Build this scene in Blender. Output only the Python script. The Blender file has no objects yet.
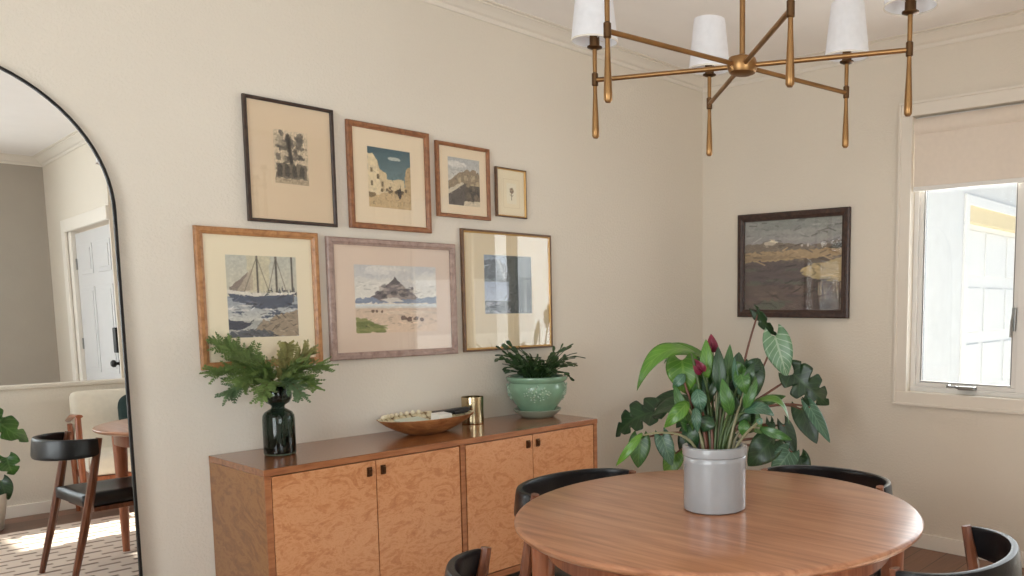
import bpy, bmesh, math, random
import numpy as np
from mathutils import Vector, Matrix

random.seed(7)
rng = np.random.default_rng(7)
PI = math.pi
SC = bpy.context.scene
COL = SC.collection

# ------------------------------------------------------------------ camera
CAMLOC = Vector((-4.249, -3.290, 1.35))
FPX, PX, PY = 824.26, 700.46, 382.06
YAW, PITCH = math.radians(52.11), math.radians(-5.57)
FWD = Vector((math.sin(YAW) * math.cos(PITCH), math.cos(YAW) * math.cos(PITCH), math.sin(PITCH)))
RIGHT = Vector((math.cos(YAW), -math.sin(YAW), 0))
UP = RIGHT.cross(FWD)
cam = bpy.data.cameras.new('camera')
cam.sensor_fit = 'HORIZONTAL'
cam.sensor_width = 36.0
cam.lens = 36.0 * FPX / 1024
cam.shift_x = -(PX - 512) / 1024
cam.shift_y = (PY - 288) / 1024
cam.clip_start = 0.02
camo = bpy.data.objects.new('camera', cam)
COL.objects.link(camo)
camo.matrix_world = Matrix(((RIGHT.x, UP.x, -FWD.x, CAMLOC.x), (RIGHT.y, UP.y, -FWD.y, CAMLOC.y),
                            (RIGHT.z, UP.z, -FWD.z, CAMLOC.z), (0, 0, 0, 1)))
SC.camera = camo


def at(px, py, depth):
    """the place seen at a pixel, so many metres into the room"""
    return CAMLOC + (FWD + RIGHT * ((px - PX) / FPX) - UP * ((py - PY) / FPX)) * depth


# ------------------------------------------------------------------ colours and materials
def lin(r, g, b):
    f = lambda c: (c / 255 / 12.92) if c / 255 <= 0.04045 else ((c / 255 + 0.055) / 1.055) ** 2.4
    return (f(r), f(g), f(b), 1.0)


def new_mat(name):
    m = bpy.data.materials.new(name)
    m.use_nodes = True
    nt = m.node_tree
    return m, nt, nt.nodes['Principled BSDF']


def N(nt, kind, **kw):
    n = nt.nodes.new(kind)
    for k, v in kw.items():
        setattr(n, k, v)
    return n


def coords(nt, scale, kind='Object', rot=(0, 0, 0)):
    tc = N(nt, 'ShaderNodeTexCoord')
    mp = N(nt, 'ShaderNodeMapping')
    mp.inputs['Scale'].default_value = scale
    mp.inputs['Rotation'].default_value = rot
    nt.links.new(tc.outputs[kind], mp.inputs['Vector'])
    return mp.outputs['Vector']


def noise(nt, vec, scale=5.0, detail=4.0, rough=0.5, dist=0.0):
    n = N(nt, 'ShaderNodeTexNoise')
    n.inputs['Scale'].default_value = scale
    n.inputs['Detail'].default_value = detail
    n.inputs['Roughness'].default_value = rough
    n.inputs['Distortion'].default_value = dist
    nt.links.new(vec, n.inputs['Vector'])
    return n.outputs['Fac']


def ramp(nt, fac, stops):
    r = N(nt, 'ShaderNodeValToRGB')
    e = r.color_ramp.elements
    while len(e) < len(stops):
        e.new(0.5)
    for i, (p, c) in enumerate(stops):
        e[i].position = p
        e[i].color = c
    nt.links.new(fac, r.inputs['Fac'])
    return r.outputs['Color']


def bump(nt, bsdf, fac, strength=0.2, dist=0.01):
    b = N(nt, 'ShaderNodeBump')
    b.inputs['Strength'].default_value = strength
    b.inputs['Distance'].default_value = dist
    nt.links.new(fac, b.inputs['Height'])
    nt.links.new(b.outputs['Normal'], bsdf.inputs['Normal'])


def plain(name, col, rough=0.5, metal=0.0, var=0.08, scale=6.0, bumps=0.0, bscale=40.0, coat=0.0, spec=0.5):
    m, nt, b = new_mat(name)
    v = coords(nt, (1, 1, 1))
    f = noise(nt, v, scale, 3)
    c = col
    lo = tuple(x * (1 - var) for x in c[:3]) + (1,)
    hi = tuple(min(1, x * (1 + var)) for x in c[:3]) + (1,)
    nt.links.new(ramp(nt, f, [(0.3, lo), (0.7, hi)]), b.inputs['Base Color'])
    b.inputs['Roughness'].default_value = rough
    b.inputs['Metallic'].default_value = metal
    b.inputs['Coat Weight'].default_value = coat
    b.inputs['Specular IOR Level'].default_value = spec
    if bumps:
        bump(nt, b, noise(nt, v, bscale, 4), bumps, 0.004)
    return m


def wood(name, dark, mid, light, stretch=(1, 14, 14), scale=3.0, rough=0.35, coat=0.15, dist=0.6, spec=0.5):
    m, nt, b = new_mat(name)
    v = coords(nt, stretch)
    f = noise(nt, v, scale, 8, 0.6, dist)
    nt.links.new(ramp(nt, f, [(0.3, dark), (0.5, mid), (0.72, light)]), b.inputs['Base Color'])
    b.inputs['Roughness'].default_value = rough
    b.inputs['Coat Weight'].default_value = coat
    b.inputs['Coat Roughness'].default_value = 0.15
    b.inputs['Specular IOR Level'].default_value = spec
    bump(nt, b, f, 0.05, 0.002)
    return m


def burl(name, dark, mid, light, off=0.0, scale=5.0):
    m, nt, b = new_mat(name)
    v = coords(nt, (1.0, 1, 1.7))
    a = N(nt, 'ShaderNodeVectorMath', operation='ADD')
    a.inputs[1].default_value = (off, off * 0.7, off * 1.3)
    nt.links.new(v, a.inputs[0])
    f1 = noise(nt, a.outputs[0], scale, 9, 0.66, 2.6)
    f2 = noise(nt, a.outputs[0], scale * 6, 4, 0.6, 1.0)
    mx = N(nt, 'ShaderNodeMix')
    mx.inputs[0].default_value = 0.3
    nt.links.new(f1, mx.inputs[2])
    nt.links.new(f2, mx.inputs[3])
    nt.links.new(ramp(nt, mx.outputs[0], [(0.3, dark), (0.46, mid), (0.53, light), (0.62, mid), (0.75, light)]), b.inputs['Base Color'])
    b.inputs['Roughness'].default_value = 0.36
    b.inputs['Coat Weight'].default_value = 0.4
    b.inputs['Coat Roughness'].default_value = 0.22
    return m


def painted(name, rough=0.6, spec=0.3):
    m, nt, b = new_mat(name)
    a = N(nt, 'ShaderNodeAttribute', attribute_name='paint')
    nt.links.new(a.outputs['Color'], b.inputs['Base Color'])
    b.inputs['Roughness'].default_value = rough
    b.inputs['Specular IOR Level'].default_value = spec
    return m


def thin_glass(name, tint=(1, 1, 1, 1), boost=1.0, rough=0.0):
    m = bpy.data.materials.new(name)
    m.use_nodes = True
    nt = m.node_tree
    nt.nodes.remove(nt.nodes['Principled BSDF'])
    tr = N(nt, 'ShaderNodeBsdfTransparent')
    tr.inputs['Color'].default_value = tint
    gl = N(nt, 'ShaderNodeBsdfGlossy')
    gl.inputs['Roughness'].default_value = rough
    fr = N(nt, 'ShaderNodeFresnel')
    ge = N(nt, 'ShaderNodeNewGeometry')                 # a thin pane reflects alike from both of its faces
    io = N(nt, 'ShaderNodeMath', operation='MULTIPLY_ADD')
    io.inputs[1].default_value = 1 / 1.45 - 1.45
    io.inputs[2].default_value = 1.45
    nt.links.new(ge.outputs['Backfacing'], io.inputs[0])
    nt.links.new(io.outputs[0], fr.inputs['IOR'])
    mu = N(nt, 'ShaderNodeMath', operation='MULTIPLY')
    mu.inputs[1].default_value = boost
    mu.use_clamp = True
    nt.links.new(fr.outputs[0], mu.inputs[0])
    mx = N(nt, 'ShaderNodeMixShader')
    nt.links.new(mu.outputs[0], mx.inputs[0])
    nt.links.new(tr.outputs[0], mx.inputs[1])
    nt.links.new(gl.outputs[0], mx.inputs[2])
    nt.links.new(mx.outputs[0], nt.nodes['Material Output'].inputs['Surface'])
    return m


def leaf_mat(name, dark, light, vein, rough=0.35, veins=0.5):
    """green blade with a paler midrib and side veins, read from the blade's own coordinates"""
    m, nt, b = new_mat(name)
    a = N(nt, 'ShaderNodeAttribute', attribute_name='blade')
    sp = N(nt, 'ShaderNodeSeparateColor')
    nt.links.new(a.outputs['Color'], sp.inputs[0])
    v = coords(nt, (1, 1, 1))
    base = ramp(nt, noise(nt, v, 14, 3), [(0.3, dark), (0.7, light)])
    # |s|
    s = N(nt, 'ShaderNodeMath', operation='MULTIPLY_ADD')
    s.inputs[1].default_value = 2.0
    s.inputs[2].default_value = -1.0
    nt.links.new(sp.outputs['Green'], s.inputs[0])
    ab = N(nt, 'ShaderNodeMath', operation='ABSOLUTE')
    nt.links.new(s.outputs[0], ab.inputs[0])
    mid = N(nt, 'ShaderNodeMath', operation='LESS_THAN')
    mid.inputs[1].default_value = 0.07
    nt.links.new(ab.outputs[0], mid.inputs[0])
    ph = N(nt, 'ShaderNodeMath', operation='MULTIPLY_ADD')      # t - .35|s|
    ph.inputs[1].default_value = -0.3
    nt.links.new(ab.outputs[0], ph.inputs[0])
    nt.links.new(sp.outputs['Red'], ph.inputs[2])
    sn = N(nt, 'ShaderNodeMath', operation='MULTIPLY')
    sn.inputs[1].default_value = 44.0
    nt.links.new(ph.outputs[0], sn.inputs[0])
    si = N(nt, 'ShaderNodeMath', operation='SINE')
    nt.links.new(sn.outputs[0], si.inputs[0])
    gt = N(nt, 'ShaderNodeMath', operation='GREATER_THAN')
    gt.inputs[1].default_value = 0.88
    nt.links.new(si.outputs[0], gt.inputs[0])
    mx = N(nt, 'ShaderNodeMath', operation='MAXIMUM')
    nt.links.new(mid.outputs[0], mx.inputs[0])
    nt.links.new(gt.outputs[0], mx.inputs[1])
    fa = N(nt, 'ShaderNodeMath', operation='MULTIPLY')
    fa.inputs[1].default_value = veins
    nt.links.new(mx.outputs[0], fa.inputs[0])
    mc = N(nt, 'ShaderNodeMix', data_type='RGBA')
    nt.links.new(fa.outputs[0], mc.inputs[0])
    nt.links.new(base, mc.inputs[6])
    mc.inputs[7].default_value = vein
    nt.links.new(mc.outputs[2], b.inputs['Base Color'])
    b.inputs['Roughness'].default_value = rough
    return m


M = {}


def make_materials():
    # --- room
    m, nt, b = new_mat('warm_white_plaster')
    v = coords(nt, (1, 1, 1))
    f = noise(nt, v, 1.2, 2)
    nt.links.new(ramp(nt, f, [(0.3, lin(217, 209, 196)), (0.7, lin(222, 214, 201))]), b.inputs['Base Color'])
    b.inputs['Roughness'].default_value = 0.72
    b.inputs['Specular IOR Level'].default_value = 0.25
    vo = noise(nt, v, 85, 3, 0.55)
    bump(nt, b, ramp(nt, vo, [(0.42, (0, 0, 0, 1)), (0.62, (1, 1, 1, 1))]), 0.22, 0.004)
    M['wall'] = m
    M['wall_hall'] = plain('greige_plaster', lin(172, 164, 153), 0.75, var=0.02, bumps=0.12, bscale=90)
    M['ceiling'] = plain('white_ceiling_paint', lin(242, 239, 237), 0.8, var=0.015, bumps=0.12, bscale=70)
    M['trim'] = plain('cream_trim_paint', lin(224, 217, 206), 0.45, var=0.01)
    M['white_trim'] = plain('white_trim_paint', lin(232, 226, 216), 0.4, var=0.01)
    M['white_door'] = plain('white_door_paint', lin(206, 205, 205), 0.4, var=0.01)
    # plank floor, boards along X
    m, nt, b = new_mat('dark_plank_floor')
    v = coords(nt, (1, 1, 1))
    br = N(nt, 'ShaderNodeTexBrick')
    br.offset = 0.37
    br.inputs['Scale'].default_value = 1.0
    br.inputs['Brick Width'].default_value = 1.1
    br.inputs['Row Height'].default_value = 0.14
    br.inputs['Mortar Size'].default_value = 0.002
    br.inputs['Color1'].default_value = lin(112, 80, 64)
    br.inputs['Color2'].default_value = lin(140, 103, 82)
    br.inputs['Mortar'].default_value = lin(58, 40, 32)
    nt.links.new(v, br.inputs['Vector'])
    g = noise(nt, coords(nt, (1.2, 16, 1)), 4, 6, 0.6, 0.5)
    mx = N(nt, 'ShaderNodeMix', data_type='RGBA', blend_type='MULTIPLY')
    mx.inputs[0].default_value = 0.55
    nt.links.new(br.outputs['Color'], mx.inputs[6])
    nt.links.new(ramp(nt, g, [(0.3, (0.55, 0.5, 0.48, 1)), (0.7, (1, 1, 1, 1))]), mx.inputs[7])
    nt.links.new(mx.outputs[2], b.inputs['Base Color'])
    b.inputs['Roughness'].default_value = 0.4
    M['floor'] = m
    # --- woods
    M['walnut'] = wood('walnut_leg', lin(74, 40, 26), lin(112, 66, 44), lin(140, 88, 60), (14, 14, 1.2), 3, 0.32, 0.2)
    M['table_top'] = wood('teak_table_top', lin(150, 98, 68), lin(178, 122, 88), lin(196, 142, 106), (16, 1.0, 16), 2.4, 0.3, 0.35, 0.7)
    M['table_leg'] = wood('teak_leg', lin(122, 68, 44), lin(156, 94, 64), lin(178, 116, 82), (14, 14, 1.2), 3, 0.3, 0.25)
    M['case_top'] = wood('reddish_case_top', lin(118, 70, 42), lin(144, 90, 54), lin(164, 108, 68), (1, 14, 14), 2.5, 0.22, 0.5)
    M['case_edge'] = wood('reddish_case_edge', lin(128, 76, 46), lin(158, 100, 62), lin(176, 118, 78), (2, 14, 14), 3, 0.35)
    M['case_side'] = burl('golden_case_side', lin(112, 68, 32), lin(138, 88, 42), lin(156, 106, 56), 9.1, 4.0)
    for i in range(4):
        M['burl%d' % i] = burl('burl_door_veneer', lin(168, 106, 62), lin(192, 129, 84), lin(205, 148, 104), 3.7 * i + 1.3, 8.0)
    M['dark_recess'] = plain('dark_recess', lin(60, 36, 24), 0.6)
    M['bronze'] = plain('dark_bronze', lin(92, 62, 40), 0.35, 0.8)
    M['walnut_frame'] = wood('walnut_frame', lin(112, 68, 40), lin(142, 92, 58), lin(160, 108, 70), (5, 5, 5), 8, 0.4)
    M['black_frame'] = wood('dark_brown_frame', lin(40, 28, 24), lin(56, 40, 34), lin(74, 54, 44), (5, 5, 5), 8, 0.4)
    M['oak_frame'] = wood('oak_frame', lin(142, 96, 58), lin(172, 122, 78), lin(192, 142, 94), (5, 5, 5), 8, 0.4)
    M['lilac_frame'] = wood('limed_lilac_frame', lin(134, 110, 102), lin(158, 134, 124), lin(176, 152, 140), (5, 5, 5), 8, 0.45)
    M['gilt'] = plain('gilt_lip', lin(206, 166, 104), 0.4, 0.55)
    M['umber_frame'] = wood('umber_frame', lin(76, 52, 36), lin(104, 74, 50), lin(126, 92, 62), (5, 5, 5), 8, 0.45)
    M['painting_frame'] = wood('dark_carved_frame', lin(38, 24, 20), lin(58, 38, 32), lin(78, 54, 44), (4, 4, 4), 10, 0.4)
    # --- papers
    M['mat_beige'] = plain('beige_paper', lin(220, 198, 168), 0.85, var=0.02)
    M['mat_cream'] = plain('cream_mat_board', lin(232, 214, 186), 0.85, var=0.015)
    M['mat_ivory'] = plain('ivory_mat_board', lin(236, 224, 196), 0.85, var=0.015)
    M['mat_pink'] = plain('blush_mat_board', lin(222, 202, 184), 0.85, var=0.015)
    M['mat_tan'] = plain('tan_mat_board', lin(220, 204, 172), 0.85, var=0.02)
    M['paint'] = painted('printed_ink')
    M['oil'] = painted('oil_paint', 0.45, 0.5)
    M['picture_glass'] = thin_glass('picture_glass', (1, 1, 1, 1), 1.25)
    M['window_glass'] = thin_glass('window_glass', (0.97, 0.99, 0.99, 1), 1.0)
    # --- others
    M['leather'] = plain('black_leather', lin(15, 15, 18), 0.34, var=0.2, scale=20, bumps=0.12, bscale=180, spec=0.38)
    M['black_metal'] = plain('black_metal', lin(22, 18, 17), 0.45, 0.3)
    m, nt, b = new_mat('mirror_silver')
    b.inputs['Base Color'].default_value = (0.9, 0.91, 0.9, 1)
    b.inputs['Metallic'].default_value = 1.0
    b.inputs['Roughness'].default_value = 0.0
    M['mirror'] = m
    M['brass'] = plain('aged_brass', lin(152, 116, 76), 0.38, 1.0, 0.12, 12)
    M['brass_dark'] = plain('aged_brass_collar', lin(100, 74, 50), 0.4, 1.0, 0.12, 12)
    m, nt, b = new_mat('white_linen_shade')
    v = coords(nt, (1, 1, 1))
    nt.links.new(ramp(nt, noise(nt, v, 60, 3), [(0.3, lin(236, 236, 238)), (0.7, lin(246, 246, 248))]), b.inputs['Base Color'])
    b.inputs['Roughness'].default_value = 0.9
    b.inputs['Transmission Weight'].default_value = 0.0
    tl = N(nt, 'ShaderNodeBsdfTranslucent')
    tl.inputs['Color'].default_value = (0.9, 0.9, 0.92, 1)
    mx = N(nt, 'ShaderNodeMixShader')
    mx.inputs[0].default_value = 0.4
    nt.links.new(b.outputs[0], mx.inputs[1])
    nt.links.new(tl.outputs[0], mx.inputs[2])
    nt.links.new(mx.outputs[0], nt.nodes['Material Output'].inputs['Surface'])
    M['shade'] = m
    M['bulb'] = plain('frosted_bulb', lin(240, 238, 230), 0.3)
    M['blind'] = plain('cream_roller_fabric', lin(222, 210, 197), 0.9, var=0.02, scale=40, bumps=0.05, bscale=300)
    M['vinyl'] = plain('white_window_vinyl', lin(226, 224, 220), 0.4, var=0.01)
    M['gasket'] = plain('grey_window_gasket', lin(92, 94, 98), 0.5)
    M['steel'] = plain('grey_steel', lin(150, 150, 148), 0.35, 0.9)
    M['crock'] = plain('grey_salt_glaze', lin(154, 155, 157), 0.25, var=0.06, scale=9, coat=0.3)
    M['soil'] = plain('potting_soil', lin(52, 40, 32), 0.95, var=0.3, scale=60, bumps=0.6, bscale=120)
    M['celadon'] = plain('celadon_glaze', lin(124, 160, 134), 0.18, var=0.12, scale=14, coat=0.5)
    M['celadon_light'] = plain('pale_celadon_relief', lin(172, 198, 176), 0.2, var=0.1, scale=20, coat=0.5)
    M['saucer'] = plain('grey_green_saucer_glaze', lin(150, 160, 142), 0.3, var=0.1, coat=0.3)
    m, nt, b = new_mat('bottle_green_glass')
    b.inputs['Base Color'].default_value = (0.15, 0.21, 0.185, 1)
    b.inputs['Transmission Weight'].default_value = 1.0
    b.inputs['Roughness'].default_value = 0.02
    b.inputs['IOR'].default_value = 1.45
    M['vase_glass'] = m
    M['bowl_wood'] = wood('carved_bowl_wood', lin(120, 74, 40), lin(156, 102, 60), lin(186, 132, 84), (3, 8, 8), 5, 0.45)
    m, nt, b = new_mat('shell_chip_inlay')
    vo = N(nt, 'ShaderNodeTexVoronoi')
    vo.inputs['Scale'].default_value = 55
    nt.links.new(coords(nt, (1, 1, 1)), vo.inputs['Vector'])
    nt.links.new(ramp(nt, vo.outputs['Distance'], [(0.0, lin(232, 224, 196)), (0.55, lin(214, 202, 168)), (0.8, lin(120, 96, 62))]), b.inputs['Base Color'])
    b.inputs['Roughness'].default_value = 0.3
    M['inlay'] = m
    m, nt, b = new_mat('hammered_gold')
    b.inputs['Base Color'].default_value = lin(190, 172, 138)
    b.inputs['Metallic'].default_value = 1.0
    b.inputs['Roughness'].default_value = 0.2
    M['gold'] = m
    M['card'] = plain('white_card', lin(238, 236, 230), 0.7, var=0.01)
    M['pale_paper'] = plain('pale_green_paper', lin(212, 218, 202), 0.7, var=0.02)
    M['black_case'] = plain('black_case', lin(22, 20, 20), 0.4)
    M['bead'] = plain('cream_bead', lin(232, 220, 192), 0.35)
    m, nt, b = new_mat('woven_rug')
    v = coords(nt, (1, 1, 1))
    br = N(nt, 'ShaderNodeTexBrick')
    br.offset = 0.5
    br.inputs['Scale'].default_value = 1.0
    br.inputs['Brick Width'].default_value = 0.16
    br.inputs['Row Height'].default_value = 0.09
    br.inputs['Mortar Size'].default_value = 0.035
    br.inputs['Mortar Smooth'].default_value = 0.3
    br.inputs['Color1'].default_value = lin(138, 120, 107)
    br.inputs['Color2'].default_value = lin(160, 141, 127)
    br.inputs['Mortar'].default_value = lin(226, 210, 196)
    nt.links.new(v, br.inputs['Vector'])
    nt.links.new(br.outputs['Color'], b.inputs['Base Color'])
    b.inputs['Roughness'].default_value = 0.95
    bump(nt, b, br.outputs['Fac'], 0.5, 0.004)
    M['rug'] = m
    M['upholstery'] = plain('cream_upholstery', lin(228, 220, 204), 0.85, var=0.03, scale=30, bumps=0.1, bscale=200)
    M['pillow'] = plain('dark_green_cushion', lin(20, 44, 42), 0.8, var=0.1)
    M['planter'] = plain('matte_white_planter', lin(206, 202, 194), 0.6)
    # --- leaves
    M['leaf_bright'] = leaf_mat('bright_green_leaf', lin(56, 98, 22), lin(84, 128, 36), lin(128, 160, 80), 0.32, 0.35)
    M['leaf_mid'] = leaf_mat('mid_green_leaf', lin(36, 74, 26), lin(62, 104, 42), lin(112, 146, 84), 0.3, 0.35)
    M['leaf_dark'] = leaf_mat('dark_green_leaf', lin(22, 46, 26), lin(40, 70, 38), lin(78, 108, 68), 0.3, 0.3)
    M['leaf_blue_sheen'] = leaf_mat('grey_green_sheen_leaf', lin(44, 78, 58), lin(70, 106, 82), lin(128, 158, 134), 0.3, 0.4)  # bluish green; the glare on some leaves is put into this colour
    M['leaf_pale_sheen'] = leaf_mat('pale_sheen_veined_leaf', lin(84, 124, 92), lin(112, 150, 114), lin(196, 212, 192), 0.3, 0.5)  # pale green; white sheen along the veins is put into the colour
    M['stem_green'] = plain('green_stem', lin(66, 86, 40), 0.5)
    M['stem_red'] = plain('reddish_stem', lin(104, 64, 48), 0.5)
    M['stem_pale'] = plain('pale_stem', lin(132, 128, 96), 0.5)
    M['spathe'] = plain('burgundy_spathe', lin(112, 28, 52), 0.35)
    M['cactus'] = plain('dark_cactus_pads', lin(48, 74, 38), 0.45, var=0.3, scale=22)
    M['cedar'] = plain('cedar_green', lin(90, 112, 54), 0.6, var=0.35, scale=18)
    M['cedar_tan'] = plain('cedar_tips_tan', lin(128, 124, 72), 0.7, var=0.25, scale=22)
    M['cedar_blue'] = plain('cedar_blue_green', lin(80, 104, 66), 0.6, var=0.35, scale=18)
    M['twig'] = plain('brown_twig', lin(96, 72, 46), 0.8)
    # --- outside
    M['stucco'] = plain('white_stucco', lin(224, 227, 230), 0.9, var=0.03, bumps=0.3, bscale=60)
    M['garage_white'] = plain('white_garage_door', lin(236, 238, 240), 0.5, var=0.01)
    M['garage_cream'] = plain('cream_header_board', lin(232, 216, 178), 0.6, var=0.02)
    M['concrete'] = plain('concrete_drive', lin(196, 192, 186), 0.9, var=0.06)
    M['roofing'] = plain('brown_shingle', lin(110, 94, 82), 0.9, var=0.2, scale=30)


make_materials()


# ------------------------------------------------------------------ building helpers
def obj(name, bm, mat, parent=None, loc=None, smooth=False, world=False):
    """link one mesh; world=True: the bmesh is in room coordinates and is moved under its parent"""
    me = bpy.data.meshes.new(name)
    if world and parent is not None:
        bmesh.ops.translate(bm, verts=bm.verts, vec=-parent.location)
    bmesh.ops.recalc_face_normals(bm, faces=bm.faces) if not getattr(obj, 'keep', False) else None
    bm.to_mesh(me)
    bm.free()
    for m in (mat if isinstance(mat, (list, tuple)) else [mat]):
        me.materials.append(m)
    if smooth:
        for p in me.polygons:
            p.use_smooth = True
    o = bpy.data.objects.new(name, me)
    COL.objects.link(o)
    if parent is not None:
        o.parent = parent
    if loc is not None:
        o.location = loc
    if smooth and smooth != 'all':
        try:
            me.set_sharp_from_angle(angle=math.radians(40))
        except Exception:
            pass
    return o


def thing(name, label, cat, loc=(0, 0, 0), rotz=0.0, group=None):
    o = bpy.data.objects.new(name, None)
    o.empty_display_size = 0.05
    COL.objects.link(o)
    o.location = loc
    o.rotation_euler = (0, 0, rotz)
    return tag(o, label, cat, group)


def tag(o, label, cat, group=None):
    o['label'] = label
    o['category'] = cat
    if group:
        o['group'] = group
    return o


def struct(name, bm, mat, parent=None, smooth=False):
    o = obj(name, bm, mat, parent, smooth=smooth)
    if parent is None:
        o['kind'] = 'structure'
    return o


def dup(root, loc, rotz, label):
    r = root.copy()
    COL.objects.link(r)
    r.location = loc
    r.rotation_euler = (0, 0, rotz)
    r['label'] = label
    for ch in list(root.children):
        c = ch.copy()
        COL.objects.link(c)
        c.parent = r
        for g in list(ch.children):
            d = g.copy()
            COL.objects.link(d)
            d.parent = c
    return r


def box(bm, x0, x1, y0, y1, z0, z1, bev=0.0, mi=0, seg=2):
    g = bmesh.ops.create_cube(bm, size=1.0)
    vs = g['verts']
    for v in vs:
        v.co = Vector((x0 + (v.co.x + 0.5) * (x1 - x0), y0 + (v.co.y + 0.5) * (y1 - y0), z0 + (v.co.z + 0.5) * (z1 - z0)))
    fs = set(f for v in vs for f in v.link_faces)
    for f in fs:
        f.material_index = mi
    if bev:
        es = list(set(e for v in vs for e in v.link_edges))
        bmesh.ops.bevel(bm, geom=es, offset=bev, segments=seg, affect='EDGES', profile=0.6)
    return bm


def bx(*a, **k):
    bm = bmesh.new()
    return box(bm, *a, **k)


def lathe(bm, prof, seg=32, c=(0, 0, 0), sx=1.0, sy=1.0, mi=0, wob=None):
    rings = []
    for r, z in prof:
        ring = []
        if r <= 1e-6:
            ring = [bm.verts.new((c[0], c[1], c[2] + z))]
        else:
            for i in range(seg):
                a = 2 * PI * i / seg
                k = r * (wob(a, z) if wob else 1.0)
                ring.append(bm.verts.new((c[0] + sx * k * math.cos(a), c[1] + sy * k * math.sin(a), c[2] + z)))
        rings.append(ring)
    for A, B in zip(rings[:-1], rings[1:]):
        for i in range(seg):
            j = (i + 1) % seg
            if len(A) == 1 and len(B) == 1:
                continue
            if len(A) == 1:
                f = bm.faces.new((A[0], B[j], B[i]))
            elif len(B) == 1:
                f = bm.faces.new((A[i], A[j], B[0]))
            else:
                f = bm.faces.new((A[i], A[j], B[j], B[i]))
            f.material_index = mi
    return bm


def tube(bm, pts, rad, seg=10, cap=True, mi=0, flat=None):
    pts = [Vector(p) for p in pts]
    if not isinstance(rad, (list, tuple)):
        rad = [rad] * len(pts)
    rings = []
    up = None
    for i, p in enumerate(pts):
        d = (pts[min(i + 1, len(pts) - 1)] - pts[max(i - 1, 0)]).normalized()
        if up is None:
            up = Vector((0, 0, 1)) if abs(d.z) < 0.9 else Vector((1, 0, 0))
        s = d.cross(up).normalized()
        u = s.cross(d).normalized()
        up = u
        ring = []
        for k in range(seg):
            a = 2 * PI * (k + 0.5) / seg
            ring.append(bm.verts.new(p + (s * math.cos(a) + u * math.sin(a) * (flat or 1)) * rad[i]))
        rings.append(ring)
    for A, B in zip(rings[:-1], rings[1:]):
        for k in range(seg):
            j = (k + 1) % seg
            f = bm.faces.new((A[k], A[j], B[j], B[k]))
            f.material_index = mi
    if cap:
        for r in (rings[0], rings[-1]):
            f = bm.faces.new(r)
            f.material_index = mi
    return bm


def bez(p0, p1, p2, n=8):
    p0, p1, p2 = Vector(p0), Vector(p1), Vector(p2)
    return [p0 * (1 - t) ** 2 + p1 * 2 * t * (1 - t) + p2 * t * t for t in [i / n for i in range(n + 1)]]


def sweep(bm, prof, path, closed=False):
    """profile (out, up) swept along straight runs; path items are (point, out vector)"""
    rings = []
    for p, o in path:
        rings.append([bm.verts.new(Vector(p) + Vector(o) * a + Vector((0, 0, b))) for a, b in prof])
    for A, B in zip(rings[:-1], rings[1:]):
        for k in range(len(prof) - 1):
            bm.faces.new((A[k], A[k + 1], B[k + 1], B[k]))
    return bm


# ------------------------------------------------------------------ the room
CEIL = 2.74
WEST = -5.8
PONY = -3.85
HALL_END = -5.75
DOORX = -2.24


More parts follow.
